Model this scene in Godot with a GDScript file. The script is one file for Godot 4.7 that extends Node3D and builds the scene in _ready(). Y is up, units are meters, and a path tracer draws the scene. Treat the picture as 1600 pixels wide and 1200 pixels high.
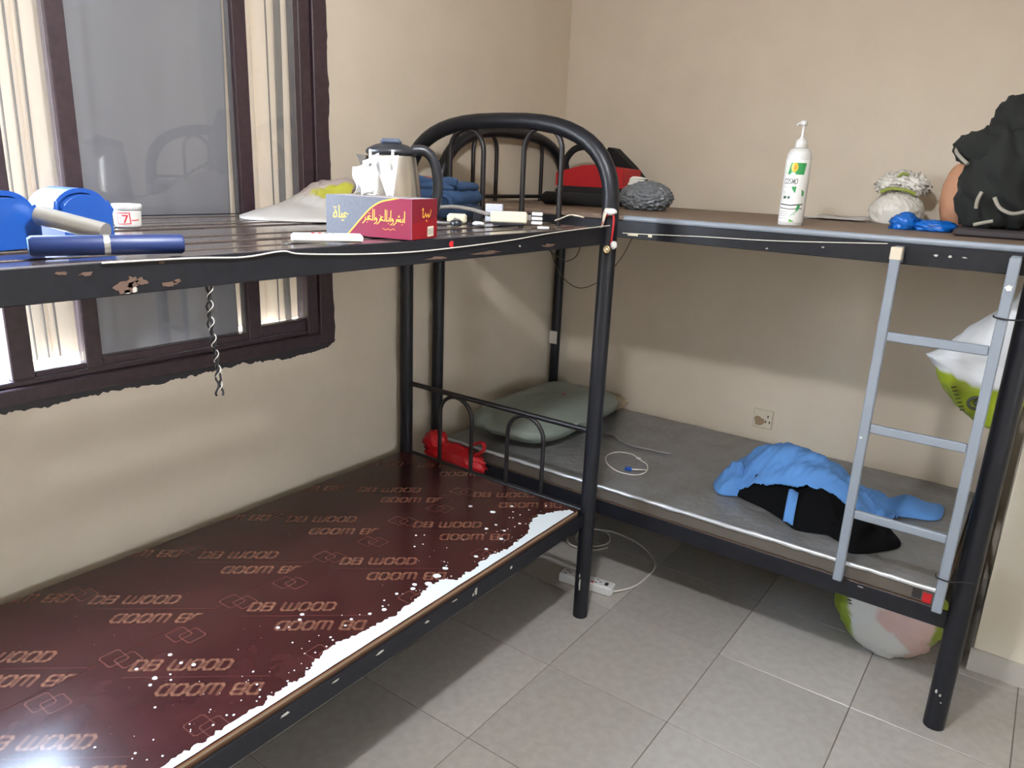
extends Node3D
# A dormitory corner: two black tubular bunk beds meeting in the corner of a cream room, window on the left wall.
# The corner of the room is the origin: window wall x = 0, back wall z = 0, floor y = 0.

var taken := {}
var M := {}
var FLAT := 4294967295

# ------------------------------------------------------------------ naming and tagging
func numbered(base: String) -> String:
	if not taken.has(base):
		taken[base] = 0
		return base
	taken[base] += 1
	return "%s_%03d" % [base, taken[base]]

func thing(called: String, label: String, category: String, at := Vector3.ZERO, group := "") -> Node3D:
	var o := Node3D.new()
	o.name = numbered(called)
	add_child(o)
	o.position = at
	o.set_meta("label", label)
	o.set_meta("category", category)
	if group:
		o.set_meta("group", group)
	return o

func structure(called: String, at := Vector3.ZERO) -> Node3D:
	var o := Node3D.new()
	o.name = called
	add_child(o)
	o.position = at
	o.set_meta("kind", "structure")
	return o

# commits a SurfaceTool whose points are room coordinates as one mesh under parent
func part(called: String, st: SurfaceTool, m: Material, parent: Node3D, label := "") -> MeshInstance3D:
	st.generate_normals()
	var o := MeshInstance3D.new()
	o.name = called
	o.mesh = st.commit()
	o.material_override = m
	parent.add_child(o, true)
	o.position = -parent.global_position
	if label:
		o.set_meta("label", label)
	return o

# a thing or piece of the setting that is one mesh
func single(called: String, st: SurfaceTool, m: Material, label := "", category := "", group := "") -> MeshInstance3D:
	st.generate_normals()
	var o := MeshInstance3D.new()
	o.name = numbered(called)
	o.mesh = st.commit()
	o.material_override = m
	add_child(o)
	if label:
		o.set_meta("label", label)
		o.set_meta("category", category)
		if group:
			o.set_meta("group", group)
	else:
		o.set_meta("kind", "structure")
	return o

# ------------------------------------------------------------------ shapes
func mb() -> SurfaceTool:
	var st := SurfaceTool.new()
	st.begin(Mesh.PRIMITIVE_TRIANGLES)
	return st

func tri(st: SurfaceTool, a: Vector3, b: Vector3, c: Vector3) -> void:
	st.add_vertex(a)
	st.add_vertex(c)
	st.add_vertex(b)

func tri_out(st: SurfaceTool, a: Vector3, b: Vector3, c: Vector3, ctr: Vector3) -> void:
	if (b - a).cross(c - a).dot((a + b + c) / 3.0 - ctr) < 0.0:
		tri(st, a, c, b)
	else:
		tri(st, a, b, c)

func quad(st: SurfaceTool, a: Vector3, b: Vector3, c: Vector3, d: Vector3) -> void:
	tri(st, a, b, c)
	tri(st, a, c, d)

func bx(st: SurfaceTool, c: Vector3, s: Vector3, b := 0.0, turn := Basis()) -> void:
	st.set_smooth_group(FLAT)
	var h := s * 0.5
	b = minf(b, minf(h.x, minf(h.y, h.z)) * 0.9)
	var p := func(sg: Vector3, ax: int) -> Vector3:
		var v := Vector3(h.x - b, h.y - b, h.z - b)
		v[ax] = h[ax]
		return c + turn * (v * sg)
	for ax in 3:
		var j: int = (ax + 1) % 3
		var k: int = (ax + 2) % 3
		for s0 in [-1.0, 1.0]:
			var q := []
			for e in [[-1, -1], [1, -1], [1, 1], [-1, 1]]:
				var g := Vector3.ZERO
				g[ax] = s0
				g[j] = e[0]
				g[k] = e[1]
				q.append(p.call(g, ax))
			tri_out(st, q[0], q[1], q[2], c)
			tri_out(st, q[0], q[2], q[3], c)
			if b > 0.0:
				for s1 in [-1.0, 1.0]:
					var g0 := Vector3.ZERO
					g0[ax] = s0
					g0[j] = s1
					g0[k] = -1
					var g1 := g0
					g1[k] = 1
					var a0: Vector3 = p.call(g0, ax)
					var a1: Vector3 = p.call(g1, ax)
					var b0: Vector3 = p.call(g0, j)
					var b1: Vector3 = p.call(g1, j)
					tri_out(st, a0, a1, b1, c)
					tri_out(st, a0, b1, b0, c)
	if b > 0.0:
		for sx in [-1.0, 1.0]:
			for sy in [-1.0, 1.0]:
				for sz in [-1.0, 1.0]:
					var g := Vector3(sx, sy, sz)
					tri_out(st, p.call(g, 0), p.call(g, 1), p.call(g, 2), c)

func box2(st: SurfaceTool, a: Vector3, b: Vector3, bev := 0.0) -> void:
	bx(st, (a + b) * 0.5, (b - a).abs(), bev)

func spline(pts: Array, n := 6, closed := false) -> Array:
	var out := []
	var m := pts.size()
	var last: int = m if closed else m - 1
	for i in last:
		var p0 = pts[(i - 1 + m) % m] if closed or i > 0 else pts[0]
		var p1 = pts[i]
		var p2 = pts[(i + 1) % m]
		var p3 = pts[(i + 2) % m] if closed or i + 2 < m else pts[m - 1]
		for k in n:
			out.append(p1.cubic_interpolate(p2, p0, p3, float(k) / n))
	if not closed:
		out.append(pts[m - 1])
	return out

func tube(st: SurfaceTool, pts: Array, r, sides := 10, caps := true, shape := Vector2.ONE) -> void:
	var n := pts.size()
	var rings := []
	var up := Vector3.ZERO
	for i in n:
		var t: Vector3 = (pts[mini(i + 1, n - 1)] - pts[maxi(i - 1, 0)]).normalized()
		if up == Vector3.ZERO:
			up = Vector3.UP if absf(t.y) < 0.9 else Vector3.RIGHT
		up = (up - t * up.dot(t)).normalized()
		var side := t.cross(up)
		var rr: float = r[i] if r is Array else r
		var ring := []
		for k in sides:
			var a := TAU * k / sides
			ring.append(pts[i] + (side * cos(a) * shape.x + up * sin(a) * shape.y) * rr)
		rings.append(ring)
	st.set_smooth_group(0)
	for i in n - 1:
		for k in sides:
			var k2 := (k + 1) % sides
			quad(st, rings[i][k], rings[i][k2], rings[i + 1][k2], rings[i + 1][k])
	if caps:
		st.set_smooth_group(FLAT)
		for k in sides:
			var k2 := (k + 1) % sides
			tri(st, pts[0], rings[0][k2], rings[0][k])
			tri(st, pts[n - 1], rings[n - 1][k], rings[n - 1][k2])

# profile: [radius, height] from bottom to top, turned about the axis up through at
func lathe(st: SurfaceTool, prof: Array, at: Vector3, seg := 28, turn := Basis(), uv := false) -> void:
	st.set_smooth_group(0)
	var n := prof.size()
	for i in n - 1:
		if i > 0 and prof[i] == prof[i - 1]:
			continue
		for k in seg:
			var a0 := TAU * k / seg
			var a1 := TAU * (k + 1) / seg
			var q := []
			var w := []
			for e in [[a0, i], [a1, i], [a1, i + 1], [a0, i + 1]]:
				var pr = prof[e[1]]
				q.append(at + turn * Vector3(pr[0] * cos(e[0]), pr[1], -pr[0] * sin(e[0])))
				w.append(Vector2(e[0] / TAU, 1.0 - float(pr[1] - prof[0][1]) / (prof[n - 1][1] - prof[0][1])))
			for o in [[0, 2, 1], [0, 3, 2]]:
				for v in o:
					if uv:
						st.set_uv(w[v])
					st.add_vertex(q[v])

func ring2(o: Array, n := 5) -> Array:
	return spline(o, n, true)

# a soft heap on a flat base: outline in (x, z), height given by hf(x, z, t) with t from 0 at the middle to 1 at the rim
func mound(st: SurfaceTool, outline: Array, y0: float, hf: Callable, rings := 12, col = null) -> void:
	var c := Vector2.ZERO
	for p in outline:
		c += p
	c /= outline.size()
	var n := outline.size()
	st.set_smooth_group(0)
	var rows := []
	for k in rings + 1:
		var t := float(k) / rings
		var row := []
		for i in n:
			var p: Vector2 = c.lerp(outline[i], t)
			row.append(Vector3(p.x, y0 + hf.call(p.x, p.y, t), p.y))
		rows.append(row)
	var low := []
	for i in n:
		low.append(Vector3(outline[i].x, y0, outline[i].y))
	rows.append(low)
	var mid := Vector3(c.x, y0 + 2.0, c.y)
	for k in rows.size() - 1:
		for i in n:
			var j := (i + 1) % n
			var a: Vector3 = rows[k][i]
			var b: Vector3 = rows[k][j]
			var d: Vector3 = rows[k + 1][i]
			var e: Vector3 = rows[k + 1][j]
			for v in [a, d, b, b, d, e]:
				if col != null:
					st.set_color(col.call(v))
				st.add_vertex(v)
	st.set_smooth_group(FLAT)
	var cb := Vector3(c.x, y0, c.y)
	for i in n:
		for v in [low[i], cb, low[(i + 1) % n]]:
			if col != null:
				st.set_color(col.call(v))
			st.add_vertex(v)

# a closed lump: an ellipsoid pushed about by rf(direction) and cut flat at floor_y
func lump(st: SurfaceTool, c: Vector3, radii: Vector3, rf: Callable, floor_y := -100.0, seg := 36, rows := 22, col = null, turn := Basis()) -> void:
	st.set_smooth_group(0)
	var g := []
	for i in rows + 1:
		var th := PI * i / rows
		var row := []
		for k in seg:
			var ph := TAU * k / seg
			var d := Vector3(sin(th) * cos(ph), cos(th), sin(th) * sin(ph))
			var v: Vector3 = c + turn * (d * radii * float(rf.call(d)))
			v.y = maxf(v.y, floor_y)
			row.append(v)
		g.append(row)
	for i in rows:
		for k in seg:
			var k2 := (k + 1) % seg
			var tris := []
			if i > 0:
				tris.append([g[i][k], g[i + 1][k], g[i][k2]])
			if i < rows - 1:
				tris.append([g[i][k2], g[i + 1][k], g[i + 1][k2]])
			for t in tris:
				for v in [t[0], t[2], t[1]]:
					if col != null:
						st.set_color(col.call(v))
					st.add_vertex(v)

# a flat irregular flake of real thickness lying on a plane
func flake(st: SurfaceTool, outline: Array, o: Vector3, ux: Vector3, uy: Vector3, thick := 0.001) -> void:
	var poly := PackedVector2Array(outline)
	if Geometry2D.is_polygon_clockwise(poly):
		poly.reverse()
	var nrm := ux.cross(uy).normalized() * thick
	var idx := Geometry2D.triangulate_polygon(poly)
	st.set_smooth_group(FLAT)
	var w := []
	for p in poly:
		w.append(o + ux * p.x + uy * p.y)
	for i in range(0, idx.size(), 3):
		var a: Vector3 = w[idx[i]]
		var b: Vector3 = w[idx[i + 1]]
		var c: Vector3 = w[idx[i + 2]]
		if (b - a).cross(c - a).dot(nrm) < 0.0:
			var t := b
			b = c
			c = t
		tri(st, a + nrm, b + nrm, c + nrm)
		tri(st, a, c, b)
	for i in w.size():
		var j := (i + 1) % w.size()
		quad(st, w[i], w[j], w[j] + nrm, w[i] + nrm)

func spot(c: Vector2, rx: float, ry: float, rng: RandomNumberGenerator, n := 11, rough := 0.25) -> Array:
	var o := []
	for i in n:
		var a := TAU * i / n
		var k := 1.0 + rng.randf_range(-rough, rough)
		o.append(c + Vector2(cos(a) * rx, sin(a) * ry) * k)
	return o

# a sheet of cloth or paper with thickness, given by f(u, v) over the unit square
func sheet(st: SurfaceTool, f: Callable, nu: int, nv: int, thick: float) -> void:
	st.set_smooth_group(0)
	var g := []
	var h := []
	for i in nu + 1:
		var r0 := []
		var r1 := []
		for j in nv + 1:
			var u := float(i) / nu
			var v := float(j) / nv
			var p: Vector3 = f.call(u, v)
			var du: Vector3 = f.call(u + 0.004, v) - p
			var dv: Vector3 = f.call(u, v + 0.004) - p
			var nn := du.cross(dv).normalized() * thick * 0.5
			r0.append(p + nn)
			r1.append(p - nn)
		g.append(r0)
		h.append(r1)
	for i in nu:
		for j in nv:
			quad(st, g[i][j], g[i + 1][j], g[i + 1][j + 1], g[i][j + 1])
			quad(st, h[i][j], h[i][j + 1], h[i + 1][j + 1], h[i + 1][j])
	for i in nu:
		quad(st, g[i][0], h[i][0], h[i + 1][0], g[i + 1][0])
		quad(st, g[i][nv], g[i + 1][nv], h[i + 1][nv], h[i][nv])
	for j in nv:
		quad(st, g[0][j], g[0][j + 1], h[0][j + 1], h[0][j])
		quad(st, g[nu][j], h[nu][j], h[nu][j + 1], g[nu][j + 1])

# ------------------------------------------------------------------ printing on images
func stroke(img: Image, pts: Array, w: float, col: Color) -> void:
	for i in pts.size() - 1:
		var a: Vector2 = pts[i]
		var b: Vector2 = pts[i + 1]
		var x0 := maxi(0, int(minf(a.x, b.x) - w))
		var x1 := mini(img.get_width() - 1, int(maxf(a.x, b.x) + w + 1))
		var y0 := maxi(0, int(minf(a.y, b.y) - w))
		var y1 := mini(img.get_height() - 1, int(maxf(a.y, b.y) + w + 1))
		var ab := b - a
		var l2 := maxf(ab.length_squared(), 0.0001)
		for y in range(y0, y1 + 1):
			for x in range(x0, x1 + 1):
				var p := Vector2(x + 0.5, y + 0.5)
				var t := clampf((p - a).dot(ab) / l2, 0.0, 1.0)
				var k := clampf(w * 0.5 - p.distance_to(a + ab * t) + 0.5, 0.0, 1.0) * col.a
				if k > 0.0:
					img.set_pixel(x, y, img.get_pixel(x, y).lerp(Color(col.r, col.g, col.b), k))

func fill(img: Image, pts: Array, col: Color) -> void:
	var poly := PackedVector2Array(pts)
	var r := Rect2(poly[0], Vector2.ZERO)
	for p in poly:
		r = r.expand(p)
	for y in range(maxi(0, int(r.position.y)), mini(img.get_height(), int(r.end.y) + 1)):
		for x in range(maxi(0, int(r.position.x)), mini(img.get_width(), int(r.end.x) + 1)):
			if Geometry2D.is_point_in_polygon(Vector2(x + 0.5, y + 0.5), poly):
				img.set_pixel(x, y, img.get_pixel(x, y).lerp(Color(col.r, col.g, col.b), col.a))

func oval(c: Vector2, rx: float, ry: float, n := 20) -> Array:
	var o := []
	for i in n:
		o.append(c + Vector2(cos(TAU * i / n) * rx, sin(TAU * i / n) * ry))
	return o

# letter strokes in a unit cell, y down
const GLYPH := {
	"D": [[Vector2(0, 0), Vector2(0.75, 0), Vector2(1, 0.2), Vector2(1, 0.8), Vector2(0.75, 1), Vector2(0, 1), Vector2(0, 0)]],
	"B": [[Vector2(0, 0), Vector2(0.85, 0), Vector2(1, 0.15), Vector2(0.95, 0.45), Vector2(0, 0.48)], [Vector2(0.9, 0.5), Vector2(1, 0.65), Vector2(1, 0.9), Vector2(0.85, 1), Vector2(0, 1), Vector2(0, 0)]],
	"W": [[Vector2(0, 0), Vector2(0, 0.85), Vector2(0.15, 1), Vector2(1.35, 1), Vector2(1.5, 0.85), Vector2(1.5, 0)], [Vector2(0.75, 0.1), Vector2(0.75, 1)]],
	"O": [[Vector2(0.2, 0), Vector2(0.8, 0), Vector2(1, 0.2), Vector2(1, 0.8), Vector2(0.8, 1), Vector2(0.2, 1), Vector2(0, 0.8), Vector2(0, 0.2), Vector2(0.2, 0)]],
	"C": [[Vector2(1, 0.15), Vector2(0.8, 0), Vector2(0.2, 0), Vector2(0, 0.25), Vector2(0, 0.75), Vector2(0.2, 1), Vector2(0.8, 1), Vector2(1, 0.85)]],
	"S": [[Vector2(1, 0.1), Vector2(0.7, 0), Vector2(0.15, 0.05), Vector2(0, 0.28), Vector2(0.9, 0.65), Vector2(0.85, 0.95), Vector2(0.3, 1), Vector2(0, 0.9)]],
	"M": [[Vector2(0, 1), Vector2(0.15, 0), Vector2(0.55, 0.9), Vector2(0.95, 0), Vector2(1.1, 1)]],
	"7": [[Vector2(0, 0), Vector2(1, 0), Vector2(0.45, 1)]],
}

func words(img: Image, text: String, o: Vector2, ex: Vector2, ey: Vector2, w: float, col: Color, slant := 0.2, gap := 0.35) -> void:
	var at := 0.0
	for ch in text:
		if ch == " ":
			at += 0.75
			continue
		for line in GLYPH[ch]:
			var q := []
			for p in line:
				q.append(o + ex * (at + p.x + slant * (1.0 - p.y)) + ey * p.y)
			stroke(img, q, w, col)
		at += (1.5 if ch == "W" else 1.1 if ch == "M" else 1.0) + gap

# ------------------------------------------------------------------ materials
func noise_tex(freq: float, lo: Color, hi: Color, size := 256, oct := 4, sd := 1, kind := FastNoiseLite.TYPE_SIMPLEX_SMOOTH) -> NoiseTexture2D:
	var n := FastNoiseLite.new()
	n.seed = sd
	n.noise_type = kind
	n.frequency = freq
	n.fractal_octaves = oct
	var t := NoiseTexture2D.new()
	t.width = size
	t.height = size
	t.seamless = true
	t.noise = n
	var g := Gradient.new()
	g.set_color(0, lo)
	g.set_color(1, hi)
	t.color_ramp = g
	return t

func mat(called: String, c: Color, rough := 0.6, metal := 0.0) -> StandardMaterial3D:
	var m := StandardMaterial3D.new()
	m.resource_name = called
	m.albedo_color = c
	m.roughness = rough
	m.metallic = metal
	M[called] = m
	return m

func grained(called: String, lo: Color, hi: Color, rough: float, freq: float, scale: Vector3, bump := 0.0, oct := 4, sd := 1) -> StandardMaterial3D:
	var m := mat(called, Color.WHITE, rough)
	m.albedo_texture = noise_tex(freq, lo, hi, 512, oct, sd)
	m.uv1_triplanar = true
	m.uv1_world_triplanar = true
	m.uv1_scale = scale
	if bump > 0.0:
		m.heightmap_enabled = true
		m.heightmap_texture = noise_tex(freq * 3.0, Color.BLACK, Color.WHITE, 512, 4, sd + 7)
		m.heightmap_scale = bump
	return m

func cloth(called: String, c: Color, rim := 0.3) -> StandardMaterial3D:
	var m := mat(called, c, 0.92)
	m.rim_enabled = true
	m.rim = rim
	m.rim_tint = 0.6
	return m

func make_materials() -> void:
	grained("wall", Color("d0c3ae"), Color("d6c9b4"), 0.75, 0.012, Vector3(0.6, 0.6, 0.6), 0.0, 5, 3)
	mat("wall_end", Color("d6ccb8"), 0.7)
	mat("ceiling", Color("eeece6"), 0.85)
	for i in 4:
		var k := 1.0 - 0.025 * i
		var t := grained("tile_%d" % i, Color(0.635 * k, 0.61 * k, 0.572 * k), Color(0.685 * k, 0.663 * k, 0.63 * k), 0.3, 0.02, Vector3(2.2, 2.2, 2.2), 0.0, 5, 20 + i)
		t.uv1_offset = Vector3(0.31 * i, 0.17 * i, 0.53 * i)
	mat("grout", Color("6e665b"), 0.9)
	mat("skirting", Color("b3aca0"), 0.45)
	var bk := grained("black_paint", Color("131419"), Color("1b1c22"), 0.38, 0.02, Vector3(3, 3, 3), 0.02, 4, 5)
	bk.metallic_specular = 0.42
	mat("thin_black", Color("181415"), 0.42)
	mat("rust", Color("5c483c"), 0.9)
	mat("chip", Color("b9b4aa"), 0.7)
	grained("window_brown", Color("33262a"), Color("443338"), 0.4, 0.03, Vector3(2, 2, 2), 0.0, 3, 6)
	mat("smear", Color("2a2629"), 0.55)
	var gl := mat("glass", Color(0.95, 0.97, 0.97, 0.06), 0.02)
	gl.transparency = BaseMaterial3D.TRANSPARENCY_ALPHA
	var cu := mat("curtain", Color("dccdb8"), 0.9)
	cu.backlight_enabled = true
	cu.backlight = Color(0.42, 0.40, 0.365)
	mat("fold_shade", Color("6f675e"), 0.9)  # dark tone for the shade painted between curtain folds
	var gs := mat("grey_sheet", Color("69686f"), 0.6)
	gs.backlight_enabled = true
	gs.backlight = Color(0.11, 0.11, 0.12)
	var pl := grained("plank", Color("3b322e"), Color("574a43"), 0.2, 0.03, Vector3(14, 6, 1.2), 0.02, 4, 9)
	pl.metallic_specular = 0.75
	pl.clearcoat_enabled = true
	pl.clearcoat = 0.8
	pl.clearcoat_roughness = 0.12
	grained("deck_board", Color("6f5c50"), Color("86725f"), 0.55, 0.02, Vector3(1.2, 6, 9), 0.02, 4, 10)
	mat("grey_paint", Color("80878f"), 0.4)
	mat("tape", Color("c9bda6"), 0.7)
	mat("ply", Color("8a6242"), 0.8)
	mat("ply_dark", Color("59412f"), 0.85)
	mat("ply_light", Color("a8937a"), 0.85)
	mat("white_paint", Color("d2d8d6"), 0.45)
	var mt := grained("mattress", Color("65635f"), Color("7f7f7f"), 0.38, 0.008, Vector3(1.3, 1.3, 1.3), 0.35, 5, 11)
	mt.clearcoat_enabled = true
	mt.clearcoat = 0.4
	mt.clearcoat_roughness = 0.3
	mat("mattress_side", Color("574f46"), 0.5)
	mat("silver_edge", Color("d5d7d8"), 0.28, 0.55)
	var pw := mat("pillow", Color("7c857c"), 0.42)
	pw.clearcoat_enabled = true
	pw.clearcoat = 0.3
	mat("pillow_cloth", Color("a08f74"), 0.9)
	cloth("shirt", Color("5384be"))
	cloth("trousers", Color("0c0c0d"), 0.05)
	M.trousers.metallic_specular = 0.2
	cloth("denim", Color("233c5a"))
	cloth("denim_dark", Color("182a42"))
	mat("leather", Color("9a5f4d"), 0.7)
	mat("steel", Color("c9c2b6"), 0.27, 0.9)
	mat("black_plastic", Color("23252a"), 0.35)
	mat("lid_grey", Color("4a5160"), 0.3)
	mat("white_plastic", Color("d0cfca"), 0.4)
	mat("cream_plastic", Color("d8cfb2"), 0.45)
	mat("cable_white", Color("cfc9bd"), 0.5)
	mat("cable_grey", Color("77716a"), 0.55)
	mat("blue_plastic", Color("194b99"), 0.36)
	mat("blue_dark", Color("13295a"), 0.45)
	mat("blue_inside", Color("274f94"), 0.5)
	mat("blue_pale", Color("7fa3cf"), 0.5)
	mat("metal_ring", Color("b9b7b0"), 0.35, 0.7)
	var tp := mat("paper", Color("d6d5d3"), 0.9)
	tp.backlight_enabled = true
	tp.backlight = Color(0.25, 0.25, 0.25)
	mat("red_bag", Color("b3121c"), 0.4)
	mat("red_cord", Color("b01a22"), 0.6)
	mat("red_nylon", Color("b0161c"), 0.55)
	cloth("black_nylon", Color("141313"), 0.1)
	var gp := mat("grey_plastic_bag", Color("6d7173"), 0.3)
	gp.clearcoat_enabled = true
	gp.clearcoat = 0.5
	cloth("backpack", Color("191c19"), 0.12)
	mat("piping", Color("8d887c"), 0.7)
	mat("peach", Color("b88768"), 0.85)
	mat("brown_box", Color("2d2525"), 0.6)
	var wp := mat("white_bag", Color("dcd8cc"), 0.4)
	wp.backlight_enabled = true
	wp.backlight = Color(0.25, 0.25, 0.22)
	mat("bag_green", Color("8d9a3a"), 0.5)
	mat("blue_bag", Color("0f62b8"), 0.3)
	var pr := mat("printed", Color.WHITE, 0.4)
	pr.vertex_color_use_as_albedo = true
	mat("ink", Color("24281a"), 0.6)
	mat("ink_grey", Color("5c5048"), 0.6)
	mat("socket", Color("cfc4ae"), 0.5)
	mat("hole", Color("2e2a26"), 0.8)
	mat("stain", Color("927a5d"), 0.9)
	mat("brass", Color("cdb684"), 0.3, 0.8)
	mat("orange", Color("c0602a"), 0.5)
	mat("red_dot", Color("c2212a"), 0.5)
	mat("green_dot", Color("3f5c3a"), 0.5)
	mat("pink", Color("c79a92"), 0.9)
	mat("string_black", Color("1b1a1c"), 0.9)
	mat("string_white", Color("c8c4ba"), 0.9)

# ------------------------------------------------------------------ the scene
func _ready() -> void:
	# camera
	var cam := Camera3D.new()
	cam.name = "camera"
	cam.position = Vector3(2.206, 1.6484, 3.4799)
	cam.rotation = Vector3(-0.2784, 0.6181, 0.0431)
	cam.fov = 54.61
	cam.near = 0.05
	add_child(cam)
	cam.current = true
	# bright hazy sky outside the window
	var env := Environment.new()
	env.background_mode = Environment.BG_SKY
	var sky := Sky.new()
	var sm := ProceduralSkyMaterial.new()
	sm.sky_top_color = Color(0.80, 0.89, 1.0)
	sm.sky_horizon_color = Color(0.97, 0.98, 1.0)
	sm.ground_horizon_color = Color(0.86, 0.83, 0.78)
	sm.ground_bottom_color = Color(0.62, 0.58, 0.52)
	sm.sky_energy_multiplier = 6.0
	sm.ground_energy_multiplier = 3.5
	sky.sky_material = sm
	env.sky = sky
	env.tonemap_mode = Environment.TONE_MAPPER_LINEAR
	env.tonemap_exposure = 1.0
	env.sdfgi_enabled = true
	env.ssao_enabled = true
	env.ssil_enabled = true
	var we := WorldEnvironment.new()
	we.name = "world"
	we.environment = env
	add_child(we)
	make_materials()
	ceiling_lamp(Vector3(1.64, 2.65, 2.7), 3.6)
	room()
	window()
	bed_along_window()
	bed_along_back()
	ladder()
	boards()
	on_window_bed()
	on_back_bed()
	lower_back_bed()
	floor_things()

func ceiling_lamp(at: Vector3, energy: float) -> void:
	var t := thing("ceiling_lamp", "round white lamp on the ceiling above the camera", "lamp", at)
	var st := mb()
	lathe(st, [[0.0, -0.03], [0.07, -0.03], [0.075, -0.02], [0.075, 0.0], [0.0, 0.0]], at)
	part("base", st, M.white_plastic, t)
	var gm := mat("lamp_glow", Color("fff6e6"), 0.5)
	gm.emission_enabled = true
	gm.emission = Color("f3f6ff")
	gm.emission_energy_multiplier = 6.0
	st = mb()
	var pr := []
	for i in 9:
		var a := PI * i / 8.0
		pr.append([0.055 * sin(a), -0.085 - 0.055 * cos(a)])
	lathe(st, pr, at)
	part("bulb", st, gm, t)
	var l := OmniLight3D.new()
	l.name = "bulb_light"
	l.light_color = Color("f3f6ff")
	l.light_energy = energy
	l.light_size = 0.06
	l.omni_range = 12.0
	l.omni_attenuation = 2.0
	l.shadow_enabled = true
	t.add_child(l)
	l.position = Vector3(0, -0.15, 0)

const RX := 4.2
const RZ := 5.0
const RY := 2.65

func room() -> void:
	# floor: a bed of grout with 445 mm tiles
	var f := structure("floor")
	var st := mb()
	box2(st, Vector3(-0.2, -0.15, -0.2), Vector3(RX + 0.2, -0.0025, RZ + 0.2))
	part("screed", st, M.grout, f)
	var s := 0.4456
	var cache := {}
	var rng := RandomNumberGenerator.new()
	rng.seed = 4
	var cuts := func(o: float, top: float) -> Array:
		var c := [0.0]
		var v: float = o - floor(o / s) * s
		while v < top:
			if v > 0.001:
				c.append(v)
			v += s
		c.append(top)
		return c
	var xs: Array = cuts.call(1.0544, RX)
	var zs: Array = cuts.call(1.1196, RZ)
	for i in xs.size() - 1:
		for j in zs.size() - 1:
			var sx: float = xs[i + 1] - xs[i]
			var sz: float = zs[j + 1] - zs[j]
			if xs[i] > 2.24 and zs[j + 1] < 0.62:
				continue
			var key := "%.3f_%.3f" % [sx, sz]
			if not cache.has(key):
				var ts := mb()
				bx(ts, Vector3.ZERO, Vector3(sx - 0.003, 0.009, sz - 0.003), 0.0012)
				ts.generate_normals()
				cache[key] = ts.commit()
			var o := MeshInstance3D.new()
			o.name = "tile"
			o.mesh = cache[key]
			o.material_override = M["tile_%d" % rng.randi_range(0, 3)]
			f.add_child(o, true)
			o.position = Vector3(xs[i] + sx * 0.5, -0.0045 + rng.randf_range(-0.0003, 0.0003), zs[j] + sz * 0.5)
	# walls with thickness; the window wall leaves the opening free
	st = mb()
	box2(st, Vector3(-0.2, 0, -0.2), Vector3(0, WY0, RZ))
	box2(st, Vector3(-0.2, WY1, -0.2), Vector3(0, RY, RZ))
	box2(st, Vector3(-0.2, WY0, -0.2), Vector3(0, WY1, WZ0))
	box2(st, Vector3(-0.2, WY0, WZ1), Vector3(0, WY1, RZ))
	single("wall_left", st, M.wall)
	st = mb()
	box2(st, Vector3(0, 0, -0.2), Vector3(RX, RY, 0))
	single("wall_back", st, M.wall)
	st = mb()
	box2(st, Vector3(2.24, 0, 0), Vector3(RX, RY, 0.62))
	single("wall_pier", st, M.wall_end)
	st = mb()
	box2(st, Vector3(RX, 0, -0.2), Vector3(RX + 0.2, SY0, RZ))
	box2(st, Vector3(RX, SY1, -0.2), Vector3(RX + 0.2, RY, RZ))
	box2(st, Vector3(RX, SY0, -0.2), Vector3(RX + 0.2, SY1, SZ0))
	box2(st, Vector3(RX, SY0, SZ1), Vector3(RX + 0.2, SY1, RZ))
	single("wall_right", st, M.wall)
	st = mb()
	box2(st, Vector3(-0.2, 0, RZ), Vector3(RX + 0.2, RY, RZ + 0.2))
	single("wall_front", st, M.wall)
	side_window()
	st = mb()
	box2(st, Vector3(-0.2, RY, -0.2), Vector3(RX + 0.2, RY + 0.15, RZ + 0.2))
	single("ceiling", st, M.ceiling)
	# tiled skirting
	st = mb()
	box2(st, Vector3(0.0, 0, 0.0), Vector3(2.24, 0.08, 0.009), 0.002)
	single("baseboard_back", st, M.skirting)
	st = mb()
	box2(st, Vector3(0.0, 0, 0.009), Vector3(0.009, 0.08, RZ), 0.002)
	single("baseboard_left", st, M.skirting)
	st = mb()
	var top := []
	var n := FastNoiseLite.new()
	n.seed = 8
	n.frequency = 9.0
	for i in 41:
		var x := 2.232 + (RX - 2.232) * i / 40.0
		top.append(Vector2(x, 0.086 + 0.006 * n.get_noise_1d(x)))
	top.append(Vector2(RX, 0.0))
	top.append(Vector2(2.232, 0.0))
	flake(st, top, Vector3(0, 0, 0.62), Vector3.RIGHT, Vector3.UP, 0.011)
	single("baseboard_pier", st, M.skirting)

# second window, in the wall to the right of the camera: the daylight on the floor and under the decks comes from here
const SZ0 := 2.6
const SZ1 := 3.4
const SY0 := 1.0
const SY1 := 1.59
func side_window() -> void:
	var w := structure("window_2", Vector3(RX, SY0, 3.0))
	var a := RX + 0.02
	var b := RX + 0.08
	for q in [[SY0, SY1, SZ0, SZ0 + 0.05], [SY0, SY1, SZ1 - 0.05, SZ1], [SY0, SY0 + 0.05, SZ0 + 0.051, SZ1 - 0.051], [SY1 - 0.05, SY1, SZ0 + 0.051, SZ1 - 0.051], [SY0 + 0.051, SY1 - 0.051, 2.975, 3.025]]:
		var st := mb()
		box2(st, Vector3(a, q[0], q[2]), Vector3(b, q[1], q[3]), 0.003)
		part("frame", st, M.window_brown, w)
	for q in [[SZ0 + 0.051, 2.974], [3.026, SZ1 - 0.051]]:
		var st := mb()
		box2(st, Vector3(RX + 0.045, SY0 + 0.051, q[0]), Vector3(RX + 0.05, SY1 - 0.051, q[1]))
		part("pane", st, M.glass, w)

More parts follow.
